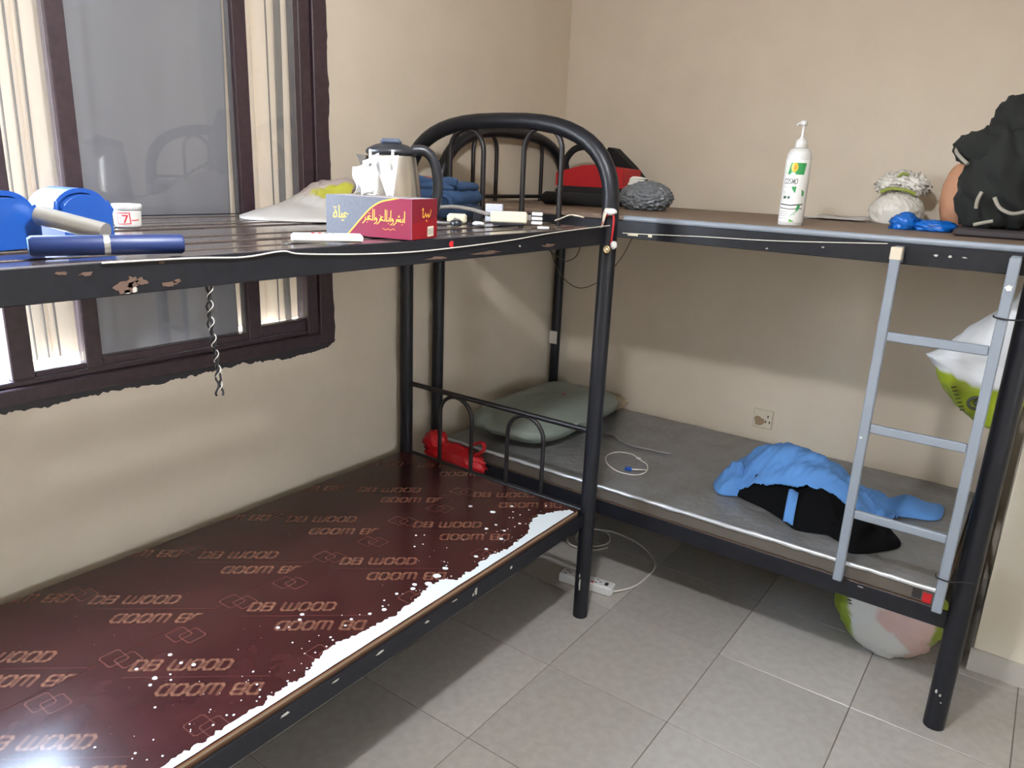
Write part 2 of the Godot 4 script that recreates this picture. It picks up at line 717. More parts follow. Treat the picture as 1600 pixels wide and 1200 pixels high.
const WZ0 := 1.62
const WZ1 := 3.5
const WY0 := 1.0
const WY1 := 2.32

func window() -> void:
	var w := structure("window_1", Vector3(0, WY0, 2.5))
	var wb: Material = M.window_brown
	var rail := func(called: String, a: Vector3, b: Vector3, bev := 0.003) -> MeshInstance3D:
		var st := mb()
		box2(st, a, b, bev)
		return part(called, st, wb, w)
	# outer frame: a flat cover strip on the wall and a deeper inner profile with a groove between
	rail.call("jamb", Vector3(-0.06, 0.985, 1.592), Vector3(0.012, 2.36, 1.655))
	rail.call("jamb", Vector3(-0.06, 1.0, 1.660), Vector3(0.004, 2.33, 1.708))
	rail.call("jamb", Vector3(-0.06, 0.985, 3.44), Vector3(0.012, 2.36, 3.52))
	rail.call("frame_head", Vector3(-0.06, 2.27, 1.656), Vector3(0.012, 2.36, 3.439))
	rail.call("frame_sill", Vector3(-0.06, 0.985, 1.656), Vector3(0.014, 1.028, 3.439))
	rail.call("sill_track", Vector3(-0.06, 1.0285, 1.709), Vector3(-0.002, 1.044, 3.439))
	# sliding sashes: stiles and rails
	rail.call("sash_stile", Vector3(-0.05, 1.045, 1.905), Vector3(-0.004, 2.269, 1.956))
	rail.call("sash_stile", Vector3(-0.05, 1.045, 2.455), Vector3(-0.004, 2.269, 2.502))
	rail.call("sash_stile", Vector3(-0.05, 1.045, 2.640), Vector3(-0.004, 2.269, 2.697))
	rail.call("sash_rail", Vector3(-0.046, 1.045, 1.709), Vector3(-0.008, 1.086, 1.904))
	rail.call("sash_rail", Vector3(-0.046, 1.045, 1.957), Vector3(-0.008, 1.072, 2.454))
	rail.call("sash_rail", Vector3(-0.046, 1.045, 2.503), Vector3(-0.008, 1.062, 2.639))
	for z in [[1.709, 1.904, 1.0865], [1.957, 2.454, 1.0725], [2.503, 2.639, 1.0625]]:
		var st := mb()
		box2(st, Vector3(-0.025, z[2], z[0]), Vector3(-0.021, 2.269, z[1]))
		part("pane", st, M.glass, w)
	# dark paint brushed past the frame onto the plaster
	var n := FastNoiseLite.new()
	n.seed = 12
	n.frequency = 14.0
	n.fractal_octaves = 4
	var o := []
	for i in 260:
		var z := 1.575 + 1.9 * i / 259.0
		var y := 0.964 + 0.016 * n.get_noise_1d(z * 0.22) + 0.008 * n.get_noise_1d(z * 1.4 + 9.0) + 0.006 * n.get_noise_1d(z * 6.0 + 5.0)
		if z < 1.62:
			y += (1.62 - z) * 0.5
		o.append(Vector2(z, y))
	o.append(Vector2(3.475, 0.99))
	o.append(Vector2(1.575, 0.99))
	var st := mb()
	flake(st, o, Vector3(0.0, 0, 0), Vector3(0, 0, 1), Vector3.UP, -0.0015)
	part("paint_smear", st, M.smear, w)
	o = []
	for i in 70:
		var y := 0.98 + 1.35 * i / 69.0
		o.append(Vector2(1.582 + 0.010 * n.get_noise_1d(y * 0.3 + 20.0) + 0.004 * n.get_noise_1d(y * 2.0), y))
	o.append(Vector2(1.6, 2.33))
	o.append(Vector2(1.6, 0.98))
	st = mb()
	flake(st, o, Vector3(0.0, 0, 0), Vector3(0, 0, 1), Vector3.UP, -0.0015)
	part("paint_smear", st, M.smear, w)
	# beige pleated curtain outside the panes and a smooth grey sheet before it
	st = mb()
	sheet(st, func(u: float, v: float) -> Vector3:
		var ph := TAU * 13.0 * u + 1.6 * sin(u * 11.0)
		var amp := 0.008 + 0.016 * (0.5 + 0.5 * sin(u * 17.0 + 0.8))
		var z := 1.635 + 1.02 * u + amp * sin(ph) + 0.003 * sin(v * 3.0 + u * 30.0)
		return Vector3(-0.100 + 0.011 * cos(ph) + 0.003 * sin(v * 2.0), 1.078 + 0.005 * sin(ph * 0.5) + 1.22 * v, z), 260, 8, 0.0012)
	var ct := thing("curtain", "beige pleated curtain hanging behind the window panes", "curtain", Vector3(-0.1, 1.078, 2.15))
	part("cloth", st, M.curtain, ct)
	for q in [[1.716, 1.744, 0.004], [1.770, 1.776, 0.0], [2.535, 2.541, 0.003], [2.566, 2.571, 0.002], [2.598, 2.603, 0.003]]:  # thin dark strips stand in for the shade in the folds
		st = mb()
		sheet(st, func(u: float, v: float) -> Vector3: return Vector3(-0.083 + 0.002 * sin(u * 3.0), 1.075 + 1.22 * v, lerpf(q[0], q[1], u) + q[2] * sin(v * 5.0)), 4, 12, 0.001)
		part("fold_shade_strip", st, M.fold_shade, ct, "narrow dark strip standing in for shade in a curtain fold")
	st = mb()
	sheet(st, func(u: float, v: float) -> Vector3:
		var z := 1.962 + 0.478 * u
		var x := -0.066 + 0.004 * sin(u * 9.0 + v * 2.0) + 0.003 * sin(u * 27.0) * (1.0 - v) + 0.008 * exp(-u * 14.0)
		if u > 0.86:
			x += 0.006 * sin((u - 0.86) * 40.0)
		return Vector3(x, 1.05 + 1.26 * v, z + 0.006 * sin(v * 5.0) * (1.0 - u)), 60, 14, 0.0012)
	single("grey_sheet", st, M.grey_sheet, "smooth grey sheet hung behind the middle window pane", "sheet")

# ------------------------------------------------------------------ beds
# an arched tubular end from (a) to (b): posts to the floor and a bow above
func arch_points(a: Vector3, b: Vector3, y0: float, h: float) -> Array:
	var o := [Vector3(a.x, 0.0, a.z), Vector3(a.x, 0.7, a.z), Vector3(a.x, y0 - 0.05, a.z)]
	var m := (a + b) * 0.5
	for i in 25:
		var t := PI - PI * i / 24.0
		var cx := signf(cos(t)) * pow(absf(cos(t)), 2.0 / 2.75)
		var sy := pow(maxf(sin(t), 0.0), 2.0 / 2.75)
		var p := m + (b - m) * cx
		o.append(Vector3(p.x, y0 + h * sy, p.z))
	o.append(Vector3(b.x, y0 - 0.05, b.z))
	o.append(Vector3(b.x, 0.7, b.z))
	o.append(Vector3(b.x, 0.0, b.z))
	return o

func bow(a: Vector3, b: Vector3, top: float) -> Array:
	var r := a.distance_to(b) * 0.5
	var o := [a]
	var m := (a + b) * 0.5
	for i in 13:
		var t := PI - PI * i / 12.0
		var p := m + (b - m) * cos(t)
		o.append(Vector3(p.x, top - r + r * sin(t), p.z))
	o.append(b)
	return o

func bed_end(t: Node3D, a: Vector3, b: Vector3, ra: float, rb: float, low: float, mid: float, deck: float, bars_low: Array, bars_up: Array, top_bar: float) -> void:
	var pts := arch_points(a, b, 1.52, 0.30)
	var rr := []
	for i in pts.size():
		rr.append(lerpf(ra, rb, clampf((float(i) - 3.0) / 24.0, 0.0, 1.0)))
	var st := mb()
	tube(st, pts, rr, 16)
	part("arched_post", st, M.black_paint, t)
	var d := (b - a).normalized()
	for y in [[low, 0.012], [mid, 0.011], [deck, 0.014], [top_bar, 0.009]]:
		if y[0] == 0.0:
			continue
		st = mb()
		tube(st, [Vector3(a.x, y[0], a.z) + d * ra * 0.8, Vector3(b.x, y[0], b.z) - d * rb * 0.8], y[1], 8)
		part("crossbar", st, M.thin_black, t)
	for q in bars_low:
		st = mb()
		tube(st, bow(a + d * (q[0] - a.dot(d)) + Vector3.UP * low, a + d * (q[1] - a.dot(d)) + Vector3.UP * low, mid - 0.008), 0.0085, 8)
		part("bowed_bar", st, M.thin_black, t)
	for q in bars_up:
		st = mb()
		tube(st, bow(a + d * (q[0] - a.dot(d)) + Vector3.UP * deck, a + d * (q[1] - a.dot(d)) + Vector3.UP * deck, q[2]), 0.0095, 8)
		part("bowed_bar", st, M.thin_black, t)

# side rail of angle steel: upright face at the outside, ledge inside
func angle_rail(t: Node3D, a: Vector3, b: Vector3, h: float, inward: Vector3) -> void:
	var st := mb()
	box2(st, Vector3(minf(a.x, b.x), a.y - h, minf(a.z, b.z)) - inward.abs() * 0.002, Vector3(maxf(a.x, b.x), a.y, maxf(a.z, b.z)) + inward.abs() * 0.002, 0.0015)
	var q0 := a + inward * 0.0
	var q1 := b + inward * 0.045
	box2(st, Vector3(minf(q0.x, q1.x), a.y - 0.024, minf(q0.z, q1.z)), Vector3(maxf(q0.x, q1.x), a.y - 0.020, maxf(q0.z, q1.z)))
	part("side_rail", st, M.black_paint, t)

func chips(t: Node3D, m: Material, o: Vector3, ux: Vector3, uy: Vector3, list: Array, called := "paint_chip") -> void:
	var rng := RandomNumberGenerator.new()
	rng.seed = 77
	for c in list:
		var st := mb()
		flake(st, spot(Vector2(c[0], c[1]), c[2], c[3], rng, 18, 0.42), o, ux, uy, 0.0012)
		part(called, st, m, t)

func bed_along_window() -> void:
	var xi := 0.05
	var xo := 0.98
	var za := 1.233
	var zf := 3.19
	var t := thing("bunk_bed", "black metal bunk bed under the window with planked upper deck and arched end", "bunk bed", Vector3(0.515, 0, 2.2))
	bed_end(t, Vector3(xi, 0, za), Vector3(xo, 0, za), 0.0275, 0.0285, 0.438, 0.755, 1.462, [[0.245, 0.416], [0.597, 0.767]], [[0.275, 0.436, 1.792], [0.617, 0.776, 1.80]], 1.462)
	bed_end(t, Vector3(xi, 0, zf), Vector3(xo, 0, zf), 0.0275, 0.0285, 0.438, 0.755, 1.462, [[0.245, 0.416], [0.597, 0.767]], [[0.275, 0.436, 1.792], [0.617, 0.776, 1.80]], 1.462)
	for y in [0.444, 1.482]:
		angle_rail(t, Vector3(xo, y, za + 0.01), Vector3(xo, y, zf - 0.01), 0.056, Vector3.LEFT)
		angle_rail(t, Vector3(xi, y, za + 0.01), Vector3(xi, y, zf - 0.01), 0.056, Vector3.RIGHT)
	for y in [0.410, 1.452]:
		for z in [1.7, 2.2, 2.7]:
			var st := mb()
			box2(st, Vector3(xi + 0.004, y - 0.012, z - 0.012), Vector3(xo - 0.004, y + 0.0095, z + 0.012), 0.002)
			part("cross_bar", st, M.black_paint, t)
	# planks of the upper deck, gaps between them
	var edges := [0.060, 0.150, 0.238, 0.335, 0.405, 0.472, 0.562, 0.680, 0.783, 0.882, 0.968]
	var rng := RandomNumberGenerator.new()
	rng.seed = 3
	for i in edges.size() - 1:
		var st := mb()
		var dy := rng.randf_range(-0.002, 0.002)
		box2(st, Vector3(edges[i] + 0.014, 1.4635, za + 0.02 + rng.randf_range(0, 0.02)), Vector3(edges[i + 1] - 0.014, 1.481 + dy, zf - 0.02), 0.002)
		part("plank", st, M.plank, t)
	# flaked paint on the upper rail and the post
	var rail_o := Vector3(xo + 0.002, 0, 0)
	chips(t, M.rust, rail_o, Vector3(0, 0, -1), Vector3.UP, [[-2.865, 1.440, 0.015, 0.009], [-2.852, 1.447, 0.009, 0.008], [-2.838, 1.445, 0.010, 0.007], [-2.79, 1.437, 0.014, 0.004], [-2.775, 1.442, 0.007, 0.003], [-2.96, 1.470, 0.008, 0.003], [-2.925, 1.466, 0.010, 0.003], [-2.80, 1.476, 0.006, 0.003], [-2.1, 1.436, 0.03, 0.004], [-1.9, 1.437, 0.06, 0.004], [-1.6, 1.44, 0.03, 0.005]])
	chips(t, M.chip, rail_o, Vector3(0, 0, -1), Vector3.UP, [[-2.862, 1.432, 0.005, 0.003], [-2.85, 1.434, 0.004, 0.004], [-1.75, 1.446, 0.004, 0.003]])
	chips(t, M.chip, rail_o, Vector3(0, 0, -1), Vector3.UP, [[-1.90, 0.420, 0.005, 0.010], [-1.913, 0.414, 0.004, 0.004], [-2.12, 0.425, 0.008, 0.004], [-1.72, 0.42, 0.006, 0.004], [-2.30, 0.428, 0.012, 0.003], [-2.0, 0.436, 0.01, 0.002], [-2.45, 0.43, 0.010, 0.002], [-2.6, 0.43, 0.012, 0.003]])
	chips(t, M.red_dot, rail_o, Vector3(0, 0, -1), Vector3.UP, [[-2.045, 1.467, 0.007, 0.008]], "red_mark")
	chips(t, M.chip, Vector3(0, 0, za + 0.0282), Vector3.RIGHT, Vector3.UP, [[0.985, 0.15, 0.003, 0.022], [0.982, 0.185, 0.002, 0.006]])

func bed_along_back() -> void:
	var x0 := 0.05
	var x1 := 2.18
	var zb := 0.05
	var zf := 1.033
	var t := thing("bunk_bed", "black metal bunk bed along the back wall with grey painted upper edge", "bunk bed", Vector3(1.1, 0, 0.54))
	bed_end(t, Vector3(x0, 0, zb), Vector3(x0, 0, zf), 0.026, 0.026, 0.36, 0.0, 1.47, [], [[0.275, 0.43, 1.812], [0.646, 0.815, 1.816]], 1.533)
	bed_end(t, Vector3(x1, 0, zb), Vector3(x1, 0, zf), 0.031, 0.031, 0.36, 0.0, 1.47, [], [[0.275, 0.43, 1.78], [0.646, 0.815, 1.78]], 1.533)
	for z in [[zf, Vector3.FORWARD], [zb, Vector3.BACK]]:
		angle_rail(t, Vector3(x0 + 0.02, 0.400, z[0]), Vector3(x1 - 0.03, 0.400, z[0]), 0.06, z[1])
		angle_rail(t, Vector3(x0 + 0.02, 1.494, z[0]), Vector3(x1 - 0.03, 1.494, z[0]), 0.06, z[1])
	for x in [0.5, 1.1, 1.7]:
		for y in [0.363, 1.457]:
			var st := mb()
			box2(st, Vector3(x - 0.012, y - 0.012, zb + 0.004), Vector3(x + 0.012, y + 0.0125, zf - 0.004), 0.002)
			part("cross_bar", st, M.black_paint, t)
	var st := mb()
	box2(st, Vector3(0.085, 1.4945, 0.03), Vector3(2.13, 1.512, 1.018), 0.002)
	part("deck_board", st, M.deck_board, t, "brown board of the upper deck")
	st = mb()
	tube(st, [Vector3(0.93, 1.5035, 1.030), Vector3(2.138, 1.5035, 1.030)], 0.0105, 10)
	part("edge_tube", st, M.grey_paint, t, "light grey painted front edge")
	st = mb()
	box2(st, Vector3(0.085, 0.3805, 0.03), Vector3(2.13, 0.398, 1.022), 0.002)
	part("base_board", st, M.ply_dark, t)
	chips(t, M.chip, Vector3(0, 0, zf + 0.002), Vector3.RIGHT, Vector3.UP, [[1.93, 1.468, 0.005, 0.003], [1.965, 1.468, 0.004, 0.003], [2.0, 1.468, 0.006, 0.002], [1.62, 1.463, 0.004, 0.002], [1.45, 1.444, 0.004, 0.002], [1.9, 0.39, 0.008, 0.002]])
	chips(t, M.chip, Vector3(x1, 0, zf + 0.0308), Vector3.RIGHT, Vector3.UP, [[-0.012, 0.14, 0.003, 0.006], [0.0, 0.13, 0.003, 0.004], [0.006, 0.105, 0.002, 0.003]])
	# stickers on the posts in the corner
	st = mb()
	box2(st, Vector3(0.028, 0.742, 0.0765), Vector3(0.076, 0.812, 0.0785))
	part("sticker", st, M.chip, t)

func ladder() -> void:
	var t := thing("ladder", "grey painted metal ladder hooked on the back bed", "ladder", Vector3(1.98, 0.417, 1.09))
	for x in [1.836, 2.122]:
		var st := mb()
		box2(st, Vector3(x - 0.014, 0.417, 1.0785), Vector3(x + 0.014, 1.485, 1.1005), 0.003)
		var s := part("stile", st, M.grey_paint, t)
		st = mb()
		box2(st, Vector3(x - 0.012, 1.478, 1.037), Vector3(x + 0.012, 1.486, 1.0784), 0.001)
		box2(st, Vector3(x - 0.012, 1.44, 1.0365), Vector3(x + 0.012, 1.478, 1.0405), 0.001)
		part("hook", st, M.grey_paint, s)
	for y in [1.228, 0.942, 0.656]:
		var st := mb()
		box2(st, Vector3(1.8505, y - 0.0135, 1.080), Vector3(2.1075, y + 0.0135, 1.098), 0.003)
		part("rung", st, M.grey_paint, t)
	var st := mb()
	box2(st, Vector3(1.8205, 1.45, 1.077), Vector3(1.8515, 1.486, 1.102), 0.002)
	part("tape_wrap", st, M.tape, t, "beige tape round the stile end")
	for q in [[1.325, 0.03], [0.535, 0.02]]:
		st = mb()
		tube(st, spline([Vector3(2.10, q[0], 1.085), Vector3(2.105, q[0] - 0.002, 1.1025), Vector3(2.137, q[0] - 0.004, 1.103), Vector3(2.17, q[0] - 0.004, 1.079), Vector3(2.2, q[0], 1.073)], 4), 0.0022, 6)
		part("wire_tie", st, M.string_black, t)
	chips(t, M.white_plastic, Vector3(0, 0, 1.1005), Vector3.RIGHT, Vector3.UP, [[2.122, 1.405, 0.008, 0.007], [1.832, 0.91, 0.004, 0.003]], "paint_spot")

# ------------------------------------------------------------------ plywood on the lower deck under the window
func board_print(x0: float, z0: float, wx: float, lz: float, lines: Array, marks: Array) -> Image:
	# 1.08 px per millimetre; u runs with x, v with z
	var k := 2048.0 / lz
	var img := Image.create(int(wx * k), 2048, false, Image.FORMAT_RGB8)
	img.fill(Color("45221f"))
	var rng := RandomNumberGenerator.new()
	rng.seed = 21
	var n := FastNoiseLite.new()
	n.frequency = 0.006
	n.fractal_octaves = 4
	for y in range(0, img.get_height(), 2):
		for x in range(0, img.get_width(), 2):
			var v := n.get_noise_2d(x, y) * 0.05
			img.fill_rect(Rect2i(x, y, 2, 2), Color(0.215 + v * 0.6, 0.098 + v * 0.4, 0.094 + v * 0.4))
	var e1 := Vector2(0.761, -0.649)
	var e2 := Vector2(0.649, 0.761)      # towards the reader, away from the tops of the letters
	var tan := Color(0.50, 0.36, 0.27, 0.5)
	var pale := Color(0.46, 0.31, 0.26, 0.48)
	for l in lines:
		var o: Vector2 = (l - Vector2(x0, z0)) * k
		stroke(img, [o, o + e1 * 0.345 * k], 2.0, pale)
		var u := 0.0245 * k
		words(img, "DB WOOD", o + (e1 * 0.008 - e2 * 0.064) * k, e1 * u, e2 * 0.037 * k, 9.5, tan, 0.25, 0.42)
		words(img, "DB WOOD", o + (e1 * 0.335 + e2 * 0.064) * k, -e1 * u, -e2 * 0.037 * k, 9.5, tan, 0.25, 0.42)
	for l in marks:
		var c: Vector2 = (l - Vector2(x0, z0)) * k
		var ax := Vector2(1, 0) * 0.033 * k
		var ay := Vector2(0, 1) * 0.033 * k
		for q in [-0.5, 0.5]:
			var cc: Vector2 = c + ax * q * 0.9 - ay * q * 0.6
			var sq := [cc - ax * 0.75 - ay * 0.6, cc - ax * 0.6 - ay * 0.75, cc + ax * 0.6 - ay * 0.75, cc + ax * 0.75 - ay * 0.6, cc + ax * 0.75 + ay * 0.6, cc + ax * 0.6 + ay * 0.75, cc - ax * 0.6 + ay * 0.75, cc - ax * 0.75 + ay * 0.6, cc - ax * 0.75 - ay * 0.6]
			stroke(img, sq, 3.6, pale)
	# small light scuffs
	for i in 60:
		var p := Vector2(rng.randf() * img.get_width(), rng.randf() * img.get_height())
		stroke(img, [p, p + Vector2(rng.randf_range(-4, 4), rng.randf_range(-4, 4))], rng.randf_range(1.0, 2.2), Color(0.6, 0.48, 0.42, 0.5))
	return img

func board(label: String, x0: float, x1: float, z0: float, z1: float, lines: Array, marks: Array) -> Node3D:
	var t := thing("plywood_board", label, "plywood board", Vector3((x0 + x1) * 0.5, 0.4245, (z0 + z1) * 0.5), "plywood boards on the lower bed")
	var ys := [0.4245, 0.431, 0.4375, 0.444, 0.449]
	var ms := [M.ply_dark, M.ply, M.ply_light, M.ply]
	for i in 4:
		var st := mb()
		box2(st, Vector3(x0, ys[i], z0), Vector3(x1, ys[i + 1], z1))
		part("ply_layer", st, ms[i], t)
	var st := mb()
	st.set_smooth_group(FLAT)
	var y := 0.4505
	var c := [Vector3(x0, y, z0), Vector3(x1, y, z0), Vector3(x1, y, z1), Vector3(x0, y, z1)]
	var uv := [Vector2(0, 0), Vector2(1, 0), Vector2(1, 1), Vector2(0, 1)]
	for i in [0, 1, 2, 0, 2, 3]:
		st.set_uv(uv[i])
		st.add_vertex(c[i])
	for i in 4:
		var j := (i + 1) % 4
		var d := Vector3(0, -0.0015, 0)
		for q in [[c[i], uv[i]], [c[j] + d, uv[j]], [c[j], uv[j]], [c[i], uv[i]], [c[i] + d, uv[i]], [c[j] + d, uv[j]]]:
			st.set_uv(q[1])
			st.add_vertex(q[0])
	var m := mat("film_" + str(x0), Color.WHITE, 0.22)
	m.albedo_texture = ImageTexture.create_from_image(board_print(x0, z0, x1 - x0, z1 - z0, lines, marks))
	m.roughness_texture = noise_tex(0.02, Color(0.2, 0.2, 0.2), Color(0.25, 0.25, 0.25), 256, 4, 31)
	m.roughness = 1.0
	m.metallic_specular = 0.42
	part("printed_film", st, m, t, "glossy maroon face printed DB WOOD")
	return t

func boards() -> void:
	var la := []
	var lb := []
	var ma := []
	var mb2 := []
	for i in 8:
		la.append(Vector2(0.243, 2.702 + 0.331 * (i - 5)))
		la.append(Vector2(0.349 - 0.47, 2.94 - 0.06 + 0.331 * (i - 5)))
		lb.append(Vector2(0.603, 2.778 + 0.331 * (i - 5)))
		ma.append(Vector2(0.165, 2.671 + 0.335 * (i - 5)))
		ma.append(Vector2(0.53, 2.743 + 0.331 * (i - 5)))
		mb2.append(Vector2(0.535, 2.743 + 0.331 * (i - 5)))
		mb2.append(Vector2(0.563, 2.59 + 0.333 * (i - 4)))
		mb2.append(Vector2(0.90, 2.743 + 0.332 * (i - 5)))
	board("maroon film-faced plywood board lying next to the window wall", 0.062, 0.511, 1.262, 3.16, la, ma)
	var b := board("maroon film-faced plywood board with white paint along its outer edge", 0.5135, 0.957, 1.268, 3.16, lb, mb2)
	# spilt white paint: a ragged band and drops
	var n := FastNoiseLite.new()
	n.seed = 5
	n.frequency = 7.0
	n.fractal_octaves = 4
	var rng := RandomNumberGenerator.new()
	rng.seed = 9
	var inner := [[1.285, 0.925], [1.33, 0.905], [1.40, 0.868], [1.45, 0.872], [1.50, 0.905], [1.60, 0.932], [1.70, 0.930], [1.77, 0.915], [1.86, 0.930], [1.93, 0.925], [1.965, 0.888], [2.02, 0.892], [2.08, 0.905], [2.2, 0.915], [2.27, 0.907], [2.36, 0.890], [2.45, 0.905], [2.51, 0.930], [2.56, 0.926], [2.62, 0.936], [2.75, 0.937], [2.85, 0.932], [3.0, 0.936], [3.15, 0.94]]
	var st := mb()
	var o := []
	for i in inner.size() - 1:
		for k in 14:
			var f := k / 14.0
			var z: float = lerpf(inner[i][0], inner[i + 1][0], f)
			o.append(Vector2(lerpf(inner[i][1], inner[i + 1][1], f) + 0.014 * n.get_noise_1d(z * 4.0) + 0.008 * n.get_noise_1d(z * 17.0 + 3.0), z))
	o.append(Vector2(0.9555, 3.15))
	for i in 40:
		var z := 3.14 - 1.85 * i / 39.0
		o.append(Vector2(0.9545 - 0.003 * absf(n.get_noise_1d(z * 6.0 + 40.0)), z))
	flake(st, o, Vector3(0, 0.4506, 0), Vector3.RIGHT, Vector3(0, 0, 1), -0.0007)
	var drops := [[0.636, 1.503, 9], [0.728, 1.487, 11], [0.752, 1.402, 7], [0.791, 1.606, 8], [0.799, 1.561, 6], [0.847, 1.577, 6], [0.856, 1.498, 6], [0.875, 1.632, 8], [0.88, 1.72, 7], [0.885, 1.78, 8], [0.64, 1.8, 4], [0.66, 1.78, 3], [0.69, 1.86, 4], [0.70, 1.83, 3], [0.868, 1.95, 14], [0.878, 2.0, 13], [0.862, 2.05, 9], [0.858, 1.90, 10], [0.85, 2.03, 8], [0.845, 2.10, 6], [0.72, 2.34, 7], [0.735, 2.36, 6], [0.72, 2.42, 6], [0.74, 2.40, 3], [0.61, 2.66, 6], [0.60, 2.74, 5], [0.66, 2.66, 5], [0.69, 2.645, 6], [0.665, 2.73, 7], [0.68, 2.75, 5], [0.68, 2.7, 3], [0.70, 2.71, 3], [0.86, 2.36, 4], [0.85, 2.30, 4], [0.84, 2.27, 5], [0.86, 2.22, 6], [0.875, 2.18, 8]]
	for d in drops:
		var r: float = d[2] * 0.0009
		flake(st, spot(Vector2(d[0], d[1]), r, r * 0.9, rng, 10, 0.12), Vector3(0, 0.4506, 0), Vector3.RIGHT, Vector3(0, 0, 1), -0.0007)
	for i in 120:
		var z := rng.randf_range(1.3, 3.1)
		var x := 0.935 - absf(rng.randfn(0.0, 0.075)) - 0.01
		if x > 0.53:
			var r := rng.randf_range(0.0008, 0.0032)
			flake(st, spot(Vector2(x, z), r, r, rng, 7, 0.2), Vector3(0, 0.4506, 0), Vector3.RIGHT, Vector3(0, 0, 1), -0.0006)
	part("paint_spill", st, M.white_paint, b, "white paint spilt along the edge in drops and runs")

# ------------------------------------------------------------------ things on the planked deck
const DA := 1.4835

func on_window_bed() -> void:
	tissue_box()
	kettle()
	blue_things()
	var st: SurfaceTool
	# remote control lying at the edge before the tissue box
	var t := thing("remote_control", "white remote control lying before the tissue box", "remote control", Vector3(0.918, DA, 2.385))
	var dir := Vector3(0.095, 0, -0.118).normalized()
	var turn := Basis(dir, Vector3.UP, dir.cross(Vector3.UP))
	st = mb()
	bx(st, Vector3(0.918, DA + 0.009, 2.385), Vector3(0.152, 0.018, 0.042), 0.005, turn)
	part("case", st, M.white_plastic, t)
	for i in 4:
		st = mb()
		bx(st, Vector3(0.918, DA + 0.0187, 2.385) + dir * (-0.03 + 0.014 * i), Vector3(0.007, 0.0022, 0.01), 0.0008, turn)
		part("button", st, M.red_dot if i < 2 else M.cable_grey, t)
	st = mb()
	lathe(st, [[0.0, 0.0], [0.003, 0.0], [0.003, 0.001], [0.0, 0.001]], Vector3(0.918, DA + 0.009, 2.385) + dir * 0.076, 10, Basis(Vector3.UP, dir, Vector3.UP.cross(dir)))
	part("sensor", st, M.black_plastic, t)
	# flattened printed carrier bag beyond the kettle
	var nz := FastNoiseLite.new()
	nz.seed = 41
	nz.frequency = 9.0
	var ol := ring2([Vector2(0.12, 1.72), Vector2(0.36, 1.66), Vector2(0.50, 1.74), Vector2(0.52, 1.92), Vector2(0.44, 2.07), Vector2(0.30, 2.16), Vector2(0.16, 2.06), Vector2(0.10, 1.88)])
	st = mb()
	mound(st, ol, DA, func(x: float, z: float, q: float) -> float:
		return 0.006 + (1.0 - pow(q, 2.0)) * (0.04 + 0.115 * clampf((1.98 - z) / 0.25, 0.0, 1.0)) * (1.0 + 0.35 * absf(nz.get_noise_2d(x * 2.0, z))) , 12,
		func(v: Vector3) -> Color:
			if v.z > 1.93 or v.y < DA + 0.02:
				return Color(0.34, 0.31, 0.275)
			if v.x + v.z > 2.23 and v.x + v.z < 2.32:
				return Color(0.30, 0.28, 0.03)
			return Color(0.32, 0.26, 0.235))
	t = thing("carrier_bag", "flattened white plastic bag with yellow print beside the kettle", "plastic bag", Vector3(0.31, DA, 1.9))
	part("film", st, M.printed, t)
	st = mb()
	for i in 5:
		var p := Vector3(0.46 - 0.012 * i, DA + 0.075 + 0.014 * i, 1.90 - 0.022 * i)
		tube(st, [p, p + Vector3(-0.02, 0.02, -0.03), p + Vector3(-0.01, 0.035, -0.05)], 0.004, 6)
	part("lettering", st, M.ink_grey, t)
	jeans()
	adapters()
	# thin white wire along the rail
	st = mb()
	var w := [Vector3(0.9855, 1.4815, 2.9), Vector3(0.986, 1.479, 2.745), Vector3(0.986, 1.474, 2.643), Vector3(0.986, 1.480, 2.556), Vector3(0.986, 1.472, 2.511), Vector3(0.986, 1.462, 2.357), Vector3(0.986, 1.457, 2.198), Vector3(0.986, 1.459, 2.012), Vector3(0.986, 1.466, 1.792), Vector3(0.986, 1.477, 1.600), Vector3(0.99, 1.486, 1.35), Vector3(1.0, 1.49, 1.268)]
	tube(st, spline(w, 5), 0.0017, 6)
	single("wire", st, M.cable_white, "thin white wire strung along the planked bed's upper rail", "wire")
	# black and white cord dangling from the rail
	t = thing("cord", "black and white twisted cord dangling from the upper rail", "cord", Vector3(0.95, 1.22, 2.71))
	for s in 2:
		st = mb()
		var pts := []
		for i in 60:
			var f := i / 59.0
			var a := f * 44.0 + PI * s
			var wd := 0.0035 + (0.006 if f > 0.2 and f < 0.5 else 0.0) * sin((f - 0.2) / 0.3 * PI) * (1 if s else -1)
			pts.append(Vector3(0.972 + 0.0035 * cos(a), 1.45 - 0.235 * f, 2.706 + 0.003 * sin(a) + 0.004 * sin(f * 5.0) + wd * (0.4 if f < 0.85 else 1.2) * (1 if s else -1)))
		tube(st, pts, 0.0021, 6)
		part("strand", st, M.string_black if s == 0 or true else M.string_white, t)
	st = mb()
	var pw := []
	for i in 60:
		var f := i / 59.0
		pw.append(Vector3(0.974 + 0.005 * cos(f * 44.0 + 1.5), 1.44 - 0.215 * f, 2.706 + 0.005 * sin(f * 44.0 + 1.5) + 0.004 * sin(f * 5.0)))
	tube(st, pw, 0.0009, 6)
	part("strand", st, M.string_white, t)
	# red cord, white knot and brass ring tied to the arched post
	t = thing("tied_cord", "red cord with white knots and a brass ring tied to the arched post", "cord", Vector3(1.012, 1.41, 1.27))
	st = mb()
	tube(st, spline([Vector3(0.985, 1.52, 1.268), Vector3(1.008, 1.525, 1.266), Vector3(1.015, 1.50, 1.27), Vector3(1.014, 1.46, 1.272), Vector3(1.012, 1.425, 1.272)], 4), 0.0035, 6)
	tube(st, [Vector3(0.984, 1.519, 1.268), Vector3(0.972, 1.49, 1.268)], 0.0028, 6)
